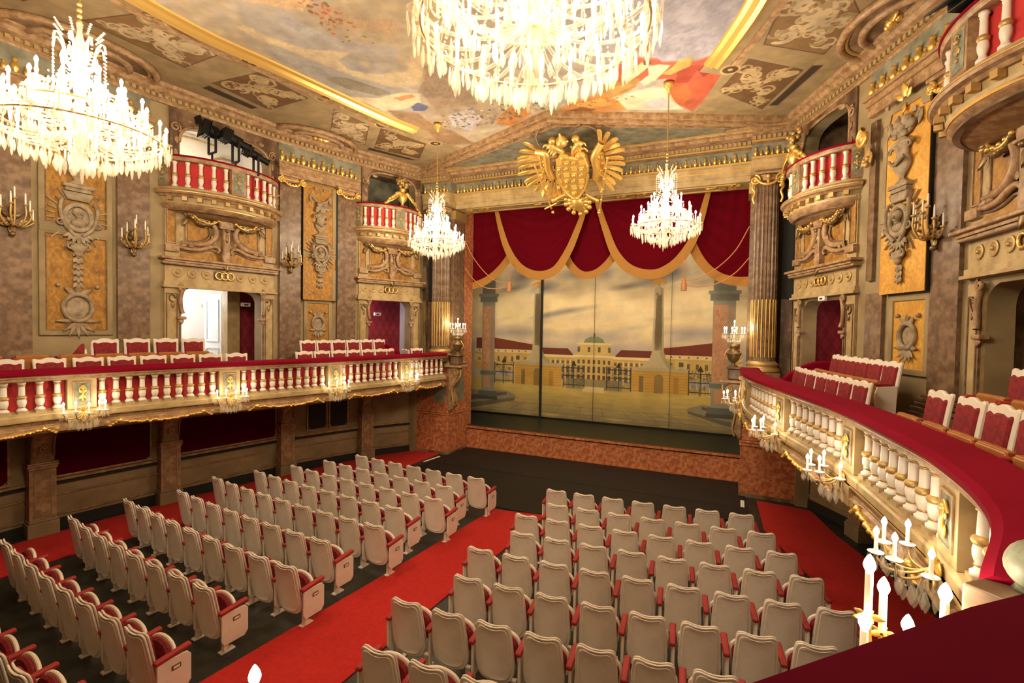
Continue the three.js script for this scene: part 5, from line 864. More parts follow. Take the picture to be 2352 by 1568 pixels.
function overdoor(b, c, label, hw) {
  const t = bayThing(b, c, 5.9, 0, 'overdoor_relief', label, 'wall relief');
  mk('field', box(2 * hw, 1.3, .04, 0, .0, .02), M.creamLight, t);
  for (const s of [-1, 1]) {
    mks('gilded_panel', [box(.15, .86, .012, s * (hw - .13), .36, .042), ext([[.84, .42], [.52, .44], [.36, .54], [.3, .7], [.36, .86], [.6, .94], [.84, .98]].map((q) => [s * q[0] * hw / 1.32, q[1]]), .012, .04), ext([[.08, .03], [hw - .3, .03], [hw - .34, .13], [.62, .15], [.34, .22], [.1, .28]].map((q) => [s * q[0], q[1]]), .012, .04)], M.goldField, t);
    mk('panel_frame', ring(.21, .94, .025, .03, s * (hw - .13), .32, .04), M.creamPink, t); mk('panel_frame', tube([[.88, .4, .06], [.88, 1.02, .06], [.86, 1.05, .06], [.5, 1.05, .06]].map((q) => [s * q[0] * hw / 1.32, q[1], q[2]]), .022, 5), M.creamPink, t);
    mk('step_block', rbox(.3, .15, .1, s * (hw - .13), .13, .07, .012), M.creamPink, t);
    const k = hw / 1.32, sc = (pts, r, n) => tube(pts.map((q) => [s * q[0] * k, q[1], q[2]]), r, 7, n || 40, false, (q) => .75 + .45 * sin(PI * q));
    mk('volute_scroll', sc([[.98, .37, .07], [.7, .36, .09], [.46, .41, .11], [.29, .53, .12], [.23, .7, .13], [.29, .86, .13], [.42, .92, .12], [.5, .86, .11], [.46, .79, .11]], .055), M.creamPink, t);
    mk('inner_scroll', sc([[.86, .42, .06], [.6, .44, .07], [.42, .52, .08], [.34, .68, .08], [.38, .82, .08]], .025), M.mauve, t);
    mk('ridge_scroll', sc([[hw / k - .26, .25, .08], [.8, .23, .09], [.56, .26, .1], [.36, .34, .11], [.22, .36, .11], [.14, .28, .1], [.19, .22, .09]], .042), M.creamPink, t);
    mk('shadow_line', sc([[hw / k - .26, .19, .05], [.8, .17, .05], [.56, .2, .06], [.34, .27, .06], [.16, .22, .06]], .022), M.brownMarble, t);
    mk('foliage', [leaf(.24, .12, s * .24, .42, .11, s > 0 ? 1.1 : PI - 1.1), leaf(.18, .09, s * .34, .36, .11, s > 0 ? .2 : PI - .2), leaf(.18, .08, s * .7 * k, .34, .1, s > 0 ? -.3 : PI + .3), leaf(.18, .08, s * .86 * k, .33, .09, s > 0 ? -.3 : PI + .3)], M.creamPink, t);
    const R = rngOf(3 + s), g = []; for (let i = 0; i < 16; i++) { const q = i / 15; g.push(ball(.045 + .03 * R(), s * (.18 + .72 * q), 1.04 - .22 * sin(PI * q * .9) + .12 * q * q, .15 + .03 * R(), 1.2, .9, .9, 6, 5)); } g.push(leaf(.22, .12, s * .8, 1.0, .14, s > 0 ? .2 : PI - .2), leaf(.26, .12, s * .88, .96, .12, s > 0 ? -1.0 : PI + 1.0), leaf(.2, .1, s * .5, .92, .14, s > 0 ? -.4 : PI + .4));
    mk('garland', g, M.bronze, t); mk('gilded_garland', [tube([[s * .1, 1.12, .18], [s * .35, .9, .2], [s * .6, .92, .19], [s * .86, 1.1, .16]], .028, 6), [0, 1, 2, 3, 4, 5].map((i) => ball(.035, s * (.2 + .12 * i), .98 - .06 * sin(i * .6), .21))], M.gold, t);
  }
  mk('keystone', [ext([[-.2, 1.02], [.2, 1.02], [.16, .86], [.09, .8], [.08, .3], [.11, .12], [.06, -.08], [-.06, -.08], [-.11, .12], [-.08, .3], [-.09, .8], [-.16, .86]], .16, .03, .02), rbox(.46, .07, .24, 0, 1.04, .12, .02), rbox(.36, .05, .2, 0, .82, .12, .015)], M.creamPink, t);
  mks('keystone_leaf', [leaf(.3, .16, 0, .05, .16, -PI / 2), ball(.05, 0, .78, .2), leaf(.3, .12, 0, .78, .17, -PI / 2)], M.bronze, t);
  return t;
}
function operaBox(b, c, label, hw, d) {
  const t = bayThing(b, c, 7.1, 0, 'opera_box', label, 'theatre box', 'curved opera boxes of the upper tier');
  // bow in plan: x = hw sin, z = d cos
  const A = 1.35, bow = []; for (let i = 0; i <= 36; i++) { const a = -A + 2 * A * i / 36; bow.push([hw * sin(a) / sin(A), d * (cos(a) - cos(A)) / (1 - cos(A))]); }
  const bp = pathOf(bow.map((p) => [p[0], p[1]]), -1), Ln = bp.len;            // outward normal is +z here
  const test = bp.at(Ln / 2); const f = test.nz > 0 ? 1 : -1; const P = f > 0 ? bp : pathOf(bow, 1);
  const sw = (prof, n = 44) => sweep(P, prof, 0, Ln, n);
  mk('floor_slab', ext(bow, .06).rotateX(PI / 2).translate(0, .3, 0), M.creamPink, t);
  mk('ledge', sw([[-.1, .16], [.02, .16], [.06, .2], [.12, .22], [.14, .26], [.14, .29], [.08, .32], [-.1, .34], [-.1, .16]]), M.creamPink, t);
  mks('gilded_line', [sw(rectProf(.1, .15, .255, .268)), sw(rectProf(-.1, -.05, -.02, .02))], M.gold, t);
  mk('frieze', sw([[-.14, .02], [-.05, .02], [-.03, .16], [-.14, .16], [-.14, .02]]), M.creamLight, t);
  const mg = box(.09, .09, .1); for (let i = 1; i < 12; i++) { const q = P.at(Ln * i / 12, .03), m = mk('modillion', mg, M.goldDull, t); m.position.set(q.x, .07, q.z); m.rotation.y = q.rot; }
  // half-bowl underside
  { const pos = [], idx = [], n = 36, rows = [[1, 0, -.08], [.97, -.05, -.08], [.9, -.1, -.02], [.72, -.16, 0], [.45, -.2, 0], [.2, -.22, 0], [0, -.24, 0]]; rows.forEach((r) => { for (let i = 0; i <= n; i++) pos.push(bow[i][0] * (r[0] * .5 + .5 * min(1, r[0] + .3)), .02 + r[1], max(.01, bow[i][1] * r[0] * .94)); }); for (let j = 0; j < rows.length - 1; j++) for (let i = 0; i < n; i++) { const a = j * (n + 1) + i; idx.push(a, a + n + 1, a + 1, a + 1, a + n + 1, a + n + 2); } const g = new THREE.BufferGeometry(); g.setAttribute('position', new THREE.Float32BufferAttribute(pos, 3)); g.setIndex(idx); g.computeVertexNormals(); mk('underside', uvBox(g.toNonIndexed()), M.creamPink, t); }
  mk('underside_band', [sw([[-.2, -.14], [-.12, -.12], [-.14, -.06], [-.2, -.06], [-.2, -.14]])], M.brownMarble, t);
  mk('bottom_rail', sw([[-.14, .32], [.0, .32], [.01, .37], [-.02, .4], [-.14, .4], [-.14, .32]]), M.creamLight, t);
  mk('top_rail', sw([[-.14, .98], [.02, .98], [.04, 1.02], [.04, 1.06], [-.14, 1.06], [-.14, .98]]), M.creamPink, t);
  mk('velvet_rail', sw([[-.18, 1.06], [.05, 1.06], [.06, 1.09], [.02, 1.11], [-.18, 1.11], [-.18, 1.06]]), M.velvet, t);
  mk('red_backing', sw(rectProf(-.16, -.14, .36, 1.02)), M.backRed, t);
  const peds = [.03, .5, .97]; peds.forEach((k, i) => { const q = P.at(Ln * k, -.05), w = i === 1 ? .34 : .2, m = mk('pedestal', box(w, .6, .14, 0, .39, 0), M.creamPink, t); m.position.set(q.x, 0, q.z); m.rotation.y = q.rot; mk('stone_field', box(w * .72, .48, .01, 0, .45, .072), M.inset, m); mk('gilded_trophy', [tube([[-.05, .84, .085], [0, .88, .09], [.05, .84, .085]], .012, 5), ball(.035, 0, .8, .09), leaf(.14, .06, 0, .76, .08, -PI / 2), ball(.025, 0, .58, .085), leaf(.08, .05, 0, .66, .08, .7), leaf(.08, .05, 0, .66, .08, 2.4)], M.goldDull, m); });
  const bs = .58 / .52; for (const [a, e] of [[.1, .42], [.58, .9]]) for (let i = 0; i < 5; i++) { const q = P.at(Ln * (a + (e - a) * i / 4), -.06), m = mk('baluster', BAL.body, M.whitePaint, t); m.position.set(q.x, .39, q.z); m.scale.set(.85, bs, .85); mk('gilded_ring', BAL.ring, M.goldDull, m); }
  return t;
}
function nicheFrame(b, O, label) {
  const [x0, x1, y0, ys, yt] = O, t = bayThing(b, (x0 + x1) / 2, 7.42, 0, 'box_arch', label, 'archway'), w = (x1 - x0) / 2;
  const pts = []; const h = archHole(-w, w, 0, ys - 7.42, yt - 7.42).getPoints(8).map((p) => [p.x, p.y]);
  mk('archivolt', ext([[-w - .2, 0], [-w - .2, 1.95], [w + .2, 1.95], [w + .2, 0]], .05, 0, .01, [h]), M.brownMarble, t);
  mk('arch_moulding', tube(h.slice(1, -1).map((p) => [p[0], p[1], .05]), .035, 6, 60), M.creamPink, t);
  for (const s of [-1, 1]) mks('spandrel_relief', [tube(spiral(s * (w + .08), 1.5, .12, .03, s, 1.5, .06, 16), .022, 5, 30), leaf(.2, .1, s * (w + .06), 1.3, .06, -PI / 2), leaf(.24, .1, s * (w + .08), 1.0, .06, -PI / 2), leaf(.2, .1, s * (w - .16), 1.72, .06, s > 0 ? PI : 0)], M.creamPink, t);
  return t;
}
function pilaster(b, x, w, y0, y1, label, mat = M.mauve, cap = true, base = true) {
  const t = bayThing(b, x, y0, 0, 'pilaster', label, 'pilaster');
  mk('shaft', box(w, y1 - y0, .07, 0, 0, .035), mat, t);
  if (base) mk('base', [rbox(w + .3, .62, .3, 0, 0, .12, .015), rbox(w + .24, .08, .26, 0, .62, .12, .025), rbox(w + .18, .07, .22, 0, .7, .1, .03), rbox(w + .12, .08, .18, 0, .77, .09, .025), rbox(w + .06, .05, .14, 0, .85, .07, .02)], M.brownMarble, t);
  if (cap) {
    const Y = y1 - y0; mk('capital', [rbox(w + .16, .06, .22, 0, Y - .04, .1, .015), box(w + .04, .14, .12, 0, Y - .17, .06)], M.creamPink, t);
    for (const s of [-1, 1]) mk('volute', [volute(.1, s * (w / 2 + .02), Y - .14, .16, s, .028), ball(.035, s * (w / 2 + .02), Y - .14, .17)], M.gold, t);
    mk('capital_garland', [tube([[-w / 2 + .06, Y - .14, .16], [-w / 4, Y - .25, .18], [0, Y - .28, .19], [w / 4, Y - .25, .18], [w / 2 - .06, Y - .14, .16]], .03, 6), [0, 1, 2, 3, 4, 5, 6].map((i) => ball(.04, (i - 3) * w / 7, Y - .26 + .035 * abs(i - 3) * .6, .19, 1, .9, .8, 6, 5)), box(w * .7, .03, .03, 0, Y - .13, .13)], M.gold, t);
  }
  return t;
}
function wallEntab(b, x0, x1, label, y = 8.5) {      // architrave and frieze with gilded urns above a pilaster pair
  const c = (x0 + x1) / 2, w = x1 - x0, t = bayThing(b, c, y, 0, 'wall_frieze', label, 'frieze');
  mk('architrave', [box(w, .2, .12, 0, 0, .06), box(w + .04, .1, .16, 0, .2, .08), rbox(w + .1, .05, .22, 0, .3, .11, .015)], M.creamPink, t);
  mk('gilded_fillet', [box(w + .05, .018, .02, 0, .19, .15), box(w + .11, .015, .02, 0, .335, .215)], M.goldDull, t);
  mk('stone_field', box(w, 9.4 - y - .35, .06, 0, .35, .03), M.stoneGreen, t);
  const n = max(3, floor(w / .15)); for (let i = 0; i < n; i++) { const m = mk('gilded_urn', i % 2 ? URN_S : URN_T, M.gold, t); m.position.set(-w / 2 + w * (i + .5) / n, .35, .1); m.scale.setScalar(1.25); }
  return t;
}
// grey relief set: vase, medallion with rays, husks, wreath
function reliefs(t, y0, k = 1, upper = true, hasVase = true) {
  const g = (name, list) => mk(name, list, M.stuccoGrey, t);
  const y = (v) => y0 + v * k;
  if (hasVase) {
    const vp = [[0, 0], [.14, 0], [.15, .03], [.1, .05], [.05, .1], [.1, .16], [.2, .28], [.21, .4], [.15, .46], [.14, .58], [.17, .62], [.26, .66], [.27, .7], [.2, .72], [.08, .78], [.05, .86], [0, .88]];
    g('vase', merge(lathe(vp.map((p) => [p[0] * k, p[1] * k]), 0, 0, 0, 18)).scale(1, 1, .45).translate(0, y(1.25), .06));
    g('vase_flowers', [0, 1, 2, 3, 4, 5, 6, 7].map((i) => ball((.07 + .02 * (i % 3)) * k, (-.16 + .06 * i * (i % 2 ? 1 : .7)) * k, y(2.1 + .1 * (i % 3)), .1, 1, .9, .6, 7, 5)).concat([leaf(.2 * k, .1, -.05, y(2.1), .09, 2.4), leaf(.24 * k, .1, .06, y(2.15), .09, .5), leaf(.2 * k, .1, 0, y(2.25), .09, 1.3)]));
    g('vase_swag', [tube([[-.2 * k, y(1.68), .16], [0, y(1.56), .19], [.2 * k, y(1.68), .16]], .025, 6), tube(spiral(-.24 * k, y(1.86), .06 * k, .02, 0, 1.2, .12, 10), .018, 5), tube(spiral(.24 * k, y(1.86), .06 * k, .02, PI, -1.2, .12, 10), .018, 5)]);
    g('stepped_socle', [rbox(.5 * k, .07 * k, .14, 0, y(1.18), .07, .015), rbox(.42 * k, .07 * k, .12, 0, y(1.11), .06, .015), ext([[-.26 * k, y(1.1)], [.26 * k, y(1.1)], [.18 * k, y(.94)], [-.18 * k, y(.94)]], .1, .02, .015)]);
  }
  // medallion
  g('medallion', [new THREE.TorusGeometry(.22 * k, .045 * k, 8, 28).scale(1, 1.12, .9).translate(0, y(.62), .09), new THREE.CylinderGeometry(.2 * k, .2 * k, .04, 24).rotateX(PI / 2).scale(1, 1.12, 1).translate(0, y(.62), .04), tube([[-.26 * k, y(.94), .1], [-.3 * k, y(.8), .12], [-.28 * k, y(.6), .12], [-.2 * k, y(.4), .12], [-.06 * k, y(.26), .1]], .035, 6), tube([[.26 * k, y(.94), .1], [.3 * k, y(.8), .12], [.28 * k, y(.6), .12], [.2 * k, y(.4), .12], [.06 * k, y(.26), .1]], .035, 6), tube(spiral(-.3 * k, y(.5), .07 * k, .02, 0, -1.3, .12, 12), .02, 5), tube(spiral(.3 * k, y(.5), .07 * k, .02, PI, 1.3, .12, 12), .02, 5)]);
  g('medallion_head', [ball(.09 * k, 0, y(.68), .12, .85, 1.1, .7, 10, 8), ball(.1 * k, -.01, y(.72), .1, 1.05, .9, .7, 8, 6), ball(.03, .02, y(.67), .19, .7, 1, .8, 6, 5), ball(.12 * k, 0, y(.5), .08, 1.15, .7, .6, 10, 6), ball(.05, 0, y(.58), .1)]);
  const ry = []; for (let i = 0; i < 26; i++) { const a = -2.85 + 5.7 * (i / 25) + PI / 2 + PI; if (abs(cos(a)) < .3 && sin(a) > 0) continue; const L = (.13 + .1 * (i % 2)) * k, r0 = .36 * k; ry.push(box(.024, L, .025, 0, 0, 0).rotateZ(a - PI / 2).translate(r0 * cos(a), y(.6) + r0 * sin(a) * 1.05, .045)); }
  mks('ray', ry, M.stuccoGrey, t);
  mks('fan', [0, 1, 2, 3, 4, 5, 6].map((i) => { const a = -PI / 2 + (i - 3) * .33; return leaf(.24 * k, .08 * k, .08 * cos(a), y(.36) + .05 * sin(a), .08, a, .2); }), M.stuccoGrey, t);
  g('shell', [leaf(.22 * k, .3 * k, 0, y(.12), .08, -PI / 2, .1), tube(spiral(-.12 * k, y(.04), .07 * k, .02, 1, 1.2, .1, 10), .02, 5), tube(spiral(.12 * k, y(.04), .07 * k, .02, 2, -1.2, .1, 10), .02, 5), ball(.08 * k, 0, y(-.06), .08, 1, 1.1, .6)]);
}
function husk(t, x, y0, y1) { const l = []; const n = max(3, Math.round((y0 - y1) / .13)); for (let i = 0; i < n; i++) { const y = y0 - (y0 - y1) * i / n; l.push(leaf(.17, .12 - .05 * i / n, x, y, .05, -PI / 2, .25), leaf(.13, .07, x - .02, y - .02, .05, -PI / 2 - .5), leaf(.13, .07, x + .02, y - .02, .05, -PI / 2 + .5)); } mks('husk', l, M.stuccoGrey, t); }
function wreath(t, y, k = 1) { mk('wreath', [new THREE.TorusGeometry(.21 * k, .04, 7, 26).scale(1, 1.1, 1).translate(0, y, .05), new THREE.SphereGeometry(.19 * k, 16, 8, 0, 2 * PI, 0, 1.2).rotateX(PI / 2).scale(1, 1.1, .28).translate(0, y, 0), leaf(.26 * k, .1, 0, y + .2 * k, .04, .6), leaf(.26 * k, .1, 0, y + .2 * k, .04, PI - .6), leaf(.2 * k, .09, 0, y + .22 * k, .05, PI / 2), ball(.04, .28 * k, y + .38 * k, .05), ball(.04, -.28 * k, y + .38 * k, .05), ...[-.9, -.5, .5, .9, 0].map((a) => leaf(.3 * k, .07, 0, y - .24 * k, .04, -PI / 2 + a)), leaf(.34 * k, .08, 0, y - .22 * k, .04, -.05), leaf(.34 * k, .08, 0, y - .22 * k, .04, PI + .05)], M.stuccoGrey, t); }

doorcase('L2', .2, 'cream doorcase with six rosettes around the brightly lit left doorway', OPEN.L2.d, 1.36);
overdoor('L2', .2, 'scrolled overdoor relief with gilt fields above the lit left doorway', 1.32);
operaBox('L2', .2, 'curved opera box holding the black spotlights, left wall', 1.42, .72);
nicheFrame('L2', OPEN.L2.n, 'moulded arch of the white box behind the spotlights');
doorcase('L0', .17, 'cream doorcase with rosettes around the pink damask doorway, left of the stage', OPEN.L0.d, 1.16);
overdoor('L0', .17, 'scrolled overdoor relief above the pink damask doorway', 1.12);
operaBox('L0', .17, 'small curved opera box at the left of the stage', 1.2, .62);
nicheFrame('L0', OPEN.L0.n, 'moulded arch of the dark box left of the stage');
doorcase('R0', -.06, 'cream doorcase with rosettes around the dark red doorway, right of the stage', OPEN.R0.d, 1.28);
overdoor('R0', -.06, 'scrolled overdoor relief above the dark red doorway', 1.22);
operaBox('R0', -.06, 'curved opera box with a gilded vase at the right of the stage', 1.26, .66);
nicheFrame('R0', OPEN.R0.n, 'moulded arch of the dark box right of the stage');
doorcase('R2', 0, 'cream doorcase at the right edge of the picture', OPEN.R2.d, 1.4);
overdoor('R2', 0, 'large scrolled overdoor relief at the right edge of the picture', 1.36);
operaBox('R2', .12, 'curved opera box at the top right corner', 1.5, .9);
nicheFrame('R2', OPEN.R2.n, 'moulded arch behind the top right opera box');

// left wall, bay with the fixed gilt panel
pilaster('L3', 1.03, .62, GAL, 8.5, 'marble pilaster right of the large gilt wall panel, left wall');
pilaster('L3', -.98, .58, GAL, 8.5, 'marble pilaster at the left edge, left of the large gilt wall panel');
wallEntab('L3', -1.3, 1.36, 'grey frieze with gilded urns above the large gilt panel');
{
  const t = bayThing('L3', .03, 4.1, 0, 'wall_panel', 'large gilt wall panel with a grey medallion, husks and wreath, left wall', 'wall panel');
  mks('gilded_field', [box(1.0, 1.9, .02, 0, .1, .01), box(1.0, 2.1, .02, 0, 2.2, .01)], M.goldField, t);
  mks('frame', [ring(1.22, 2.08, .1, .05, 0, 0, 0), ring(1.22, 2.28, .1, .05, 0, 2.1, 0), box(1.2, .14, .06, 0, 2.02, .03)], M.cream, t);
  mks('inner_moulding', [ring(1.02, 1.9, .02, .03, 0, .09, .02), ring(1.02, 2.1, .02, .03, 0, 2.19, .02)], M.mauve, t);
  reliefs(t, 1.72, 1.02); husk(t, 0, 1.7, .95); wreath(t, .55, 1.15);
}
pilaster('L4', .3, .6, GAL, 8.5, 'marble pilaster far left beyond the picture edge');
// left wall, bay with the hinged acoustic panel
pilaster('L1', -.66, .6, GAL, 8.5, 'marble pilaster right of the lit doorway, left wall');
pilaster('L1', 1.08, .62, GAL, 8.5, 'marble pilaster with gilt capital behind the black-edged hinged panel, left wall');
wallEntab('L1', -1.0, 1.42, 'grey frieze with gilded urns above the hinged gilt panel, left wall');
function hinged(b, c, y0, y1, w, label, mat, edge = 0) {
  const t = bayThing(b, c, y0, .13, 'hinged_panel', label, 'wall panel'), h = y1 - y0;
  mk('board', box(w + edge, h, .05, edge / 2, 0, -.02), M.blackPanel, t); mks('spacer', [box(.04, h, .1, w / 2 + edge - .02, 0, -.08), box(.05, h, .1, -w / 2 + .03, 0, -.08)], M.blackPanel, t);
  mk('gilded_field', box(w - .01, h, .012, 0, 0, .012), mat, t);
  return t;
}
{
  const t = hinged('L1', .16, 5.1, 8.42, 1.0, 'tall gilt panel with grey vase and medallion, hinged out from the left wall', M.goldField, .085);
  mks('frame', [box(.1, 1.9, .03, .45, 1.4, .015), box(.1, .9, .03, .45, .0, .015), box(1.0, .1, .03, 0, 1.24, .015)], M.cream, t);
  reliefs(t, .85, .82); husk(t, 0, .8, .35);
  mk('ribbon_swag', [tube([[-.3, 3.02, .04], [-.15, 2.86, .06], [0, 2.82, .06], [.15, 2.86, .06], [.3, 3.02, .04]], .03, 6), leaf(.24, .09, -.3, 3.02, .04, -PI / 2), leaf(.24, .09, .3, 3.02, .04, -PI / 2), box(.08, .08, .04, -.14, 3.16, .03), box(.08, .08, .04, .14, 3.16, .03)], M.stuccoGrey, t);
  const l = bayThing('L1', .18, 3.75, 0, 'wall_panel', 'small gilt panel with a grey oval below the hinged panel, left wall', 'wall panel');
  mk('gilded_field', box(.66, 1.2, .02, 0, .06, .01), M.goldField, l); mk('frame', ring(.86, 1.4, .1, .05, 0, -.04, 0), M.cream, l); wreath(l, .68, .85);
}
// right wall, bay with the bright hinged panel
pilaster('R1', .86, .56, GAL, 8.4, 'tall marble pilaster beside the bright hinged gilt panel, right wall');
pilaster('R1', -1.03, .18, 5.4, 8.4, 'narrow marble strip left of the bright hinged panel, right wall', M.mauve, false, false);
pilaster('R1', -.86, .5, GAL, 5.15, 'short marble pilaster below the bright hinged panel, right wall', M.mauve, false, true);
wallEntab('R1', -1.15, 1.16, 'grey frieze with gilded urns above the bright hinged panel, right wall');
{
  const t = hinged('R1', 0, 5.1, 8.35, 1.14, 'tall bright gilt panel with vase and head medallion, hinged out from the right wall', M.goldBright, 0);
  mks('frame', [box(.1, 2.1, .03, -.52, 1.25, .015), box(1.14, .12, .03, 0, 1.14, .015), ext([[-.57, 3.25], [-.57, 2.98], [-.4, 3.0], [-.36, 3.14], [.36, 3.14], [.4, 3.0], [.57, 2.98], [.57, 3.25]], .03, .015, .005)], M.cream, t);
  reliefs(t, .62, .98); husk(t, 0, .5, .2);
  mk('ribbon_swag', [tube([[-.38, 2.96, .04], [-.2, 2.72, .06], [0, 2.66, .06], [.2, 2.72, .06], [.38, 2.96, .04]], .04, 6), leaf(.3, .1, -.38, 2.98, .04, -PI / 2), leaf(.3, .1, .38, 2.98, .04, -PI / 2), box(.09, .09, .04, -.22, 2.96, .03), box(.09, .09, .04, .22, 2.96, .03), box(.09, .09, .04, 0, 2.9, .03)], M.stuccoGrey, t);
  const c = mk('gilded_crest', [leaf(.26, .16, 0, 3.3, .06, PI / 2), leaf(.2, .12, .04, 3.28, .06, .6), leaf(.2, .12, -.04, 3.28, .06, 2.5), leaf(.2, .1, 0, 3.2, .06, -PI / 2)], M.gold, t);
  const l = bayThing('R1', .05, 3.75, 0, 'wall_panel', 'small gilt panel with a grey oval below the bright hinged panel, right wall', 'wall panel');
  mk('gilded_field', box(.78, 1.16, .02, 0, .06, .01), M.goldBright, l); mk('frame', ring(.98, 1.36, .1, .05, 0, -.04, 0), M.cream, l); wreath(l, .62, .9);
  const cr = bayThing('R1', -1.05, 8.4, .05, 'gilded_console', 'gilded volute console with hanging leaves beside the right hinged panel', 'console');
  mk('volute', [volute(.17, 0, -.3, .2, 1, .05), ball(.06, 0, -.3, .2)], M.gold, cr); mk('leaves', [leaf(.34, .16, 0, -.44, .1, -PI / 2, .2), leaf(.3, .12, -.06, -.56, .1, -PI / 2 - .3), leaf(.3, .12, .06, -.56, .1, -PI / 2 + .3), ball(.06, 0, -.8, .12), ball(.05, -.05, -.72, .13), ball(.05, .06, -.7, .13)], M.goldDull, cr);
}
pilaster('R3', -1.0, .6, GAL, 8.4, 'marble pilaster beyond the right edge');
// gilded vases with garlands on the rails of the two stage boxes
for (const [b, x, lab] of [['L0', .3, 'gilded vase with hanging garlands on the left stage box rail'], ['R0', -.72, 'gilded vase with hanging garlands on the right stage box rail']]) {
  const t = bayThing(b, x, 8.21, b === 'L0' ? .5 : .42, 'gilded_vase', lab, 'vase');
  mk('vase', merge(lathe([[0, 0], [.1, 0], [.1, .03], [.04, .07], [.05, .12], [.13, .22], [.15, .34], [.1, .44], [.06, .48], [.09, .52], [.11, .56], [.08, .6], [0, .62]], 0, 0, 0, 18)), M.gold, t);
  const f = []; const R = rngOf(12); for (let i = 0; i < 22; i++) f.push(ball(.05 + .03 * R(), (R() - .5) * .28, .64 + .3 * R(), (R() - .5) * .22, 1, 1, 1, 6, 5)); mk('flowers', f, M.goldDull, t);
  for (const s of [-1, 1]) { const g = [tube([[s * .12, .42, .05], [s * .34, .2, .08], [s * .55, .06, .0], [s * .7, -.14, -.08]], .03, 6)]; for (let i = 0; i < 14; i++) { const q = i / 13; g.push(ball(.045 + .02 * R(), s * (.14 + .58 * q), .42 - .36 * q - .2 * q * q + .04 * R(), .06 - .1 * q, 1.2, 1, 1, 6, 5)); } mk('garland', g, M.gold, t); }
  mk('plinth', rbox(.24, .06, .24, 0, -.01, 0, .01), M.brownMarble, t);
}
// ---------- candles, sconces, chandeliers ----------
const CAND = {
  bulb: merge(lathe([[0, 0], [.011, 0], [.014, .008], [.02, .022], [.021, .032], [.016, .05], [.007, .066], [0, .074]], 0, 0, 0, 10)),
  tube: merge(lathe([[0, 0], [.0135, 0], [.0135, 1], [0, 1]], 0, 0, 0, 10)),
  pan: merge(lathe([[0, 0], [.02, -.004], [.05, .008], [.056, .014], [.05, .016], [.02, .01], [0, .01]], 0, 0, 0, 16)),
};
const DROP = merge(lathe([[0, 0], [.006, -.006], [.009, -.012], [.007, -.02], [.012, -.05], [.013, -.1], [.008, -.135], [0, -.155]], 0, 0, 0, 6));   // slender prism
const PENDANT = merge(lathe([[0, 0], [.006, -.008], [.014, -.03], [.026, -.062], [.022, -.085], [.008, -.112], [0, -.12]], 0, 0, 0, 6).scale(1, 1, .45));   // flat leaf-shaped pendant
const BEAD = new THREE.OctahedronGeometry(.011, 0); const BEADG = merge(BEAD.clone());
function addLight(parent, x, y, z, I, dist = 0) { const l = new THREE.PointLight(WARM, I, dist, 2); l.position.set(x, y, z); l.castShadow = true; l.shadow.radius = 1; parent.add(l); return l; }
function candle(t, x, y, z, h, s = 1, lit = true) {   // candle tube with a flame-shaped bulb
  const c = mk('candle', CAND.tube, lit ? M.candle : M.candleOff, t); c.position.set(x, y, z); c.scale.set(s, h, s);
  const b = mk(lit ? 'bulb' : 'candle_tip', CAND.bulb, lit ? M.bulb : M.candleOff, t); b.position.set(x, y + h, z); b.scale.setScalar(lit ? s : s * .6); return b;
}
function crystals(t, name, geo, list) {               // list of [x, y, z, scale]; a curtain of glass nobody could count
  const m = new THREE.InstancedMesh(geo, M.crystal, list.length), d = new THREE.Object3D(); m.name = name;
  list.forEach((p, i) => { d.position.set(p[0], p[1], p[2]); d.rotation.set(0, p[4] ?? i * 1.7, 0); d.scale.setScalar(p[3]); d.updateMatrix(); m.setMatrixAt(i, d.matrix); });
  m.userData.kind = 'stuff'; t.add(m); return m;
}
function fasciaSconce(q, label, I) {
  const t = thing('fascia_sconce', label, 'sconce', [q.x, 2.68, q.z], q.rot, 'lit candle sconces along the gallery fronts');
  mk('wall_plate', [lathe([[0, .03], [.05, .025], [.07, .01], [.08, 0], [0, 0]], 0, 0, 0, 14).rotateX(PI / 2), leaf(.16, .08, 0, .02, .02, PI / 2), leaf(.16, .08, 0, -.02, .02, -PI / 2)], M.gold, t);
  const cr = [], bd = [], C = [[-.3, .12], [-.17, .3], [.0, .38], [.17, .3], [.3, .12]];
  C.forEach(([x, z], i) => {
    const y = .04 + .03 * (i % 2);
    mk('arm', tube([[0, 0, .04], [x * .4, -.06, z * .45], [x * .8, -.05, z * .85], [x, y - .02, z]], .011, 6, 14), M.goldDull, t);
    const p = mk('drip_pan', CAND.pan, M.white, t); p.position.set(x, y, z);
    candle(t, x, y + .01, z, .13, 1);
    for (let k = 0; k < 6; k++) { const a = k / 6 * 2 * PI; cr.push([x + .05 * cos(a), y - .01, z + .05 * sin(a), .9, a]); }
    for (let k = 0; k < 5; k++) bd.push([x * (.3 + .14 * k), -.08 - .03 * (k % 2), z * (.3 + .14 * k), 1.1]);
  });
  for (let k = 0; k < 9; k++) { const a = PI * (k + .5) / 9; cr.push([.2 * cos(a), -.1, .2 * sin(a) + .03, 1.25, a]); if (k % 2) cr.push([.1 * cos(a), -.14, .12 * sin(a) + .03, 1.4, a]); }
  crystals(t, 'crystal_drops', PENDANT, cr); crystals(t, 'crystal_beads', BEADG, bd);
  addLight(t, -.24, .24, .2, I * .5); addLight(t, .24, .24, .2, I * .5);
  return t;
}
PED_L.forEach((s, i) => fasciaSconce(LP.at(s, .06), `lit five-candle crystal sconce on the left gallery front, ${i === 0 ? 'nearest' : ORD[i + 1] + ' from'} the stage`, P_SCONCE));
PED_R.forEach((s, i) => { if (i < 4) fasciaSconce(RP.at(i === 0 ? 1.15 : s, .06), `lit five-candle crystal sconce on the right gallery front, ${i === 0 ? 'nearest' : ORD[i + 1] + ' from'} the stage`, P_SCONCE); });
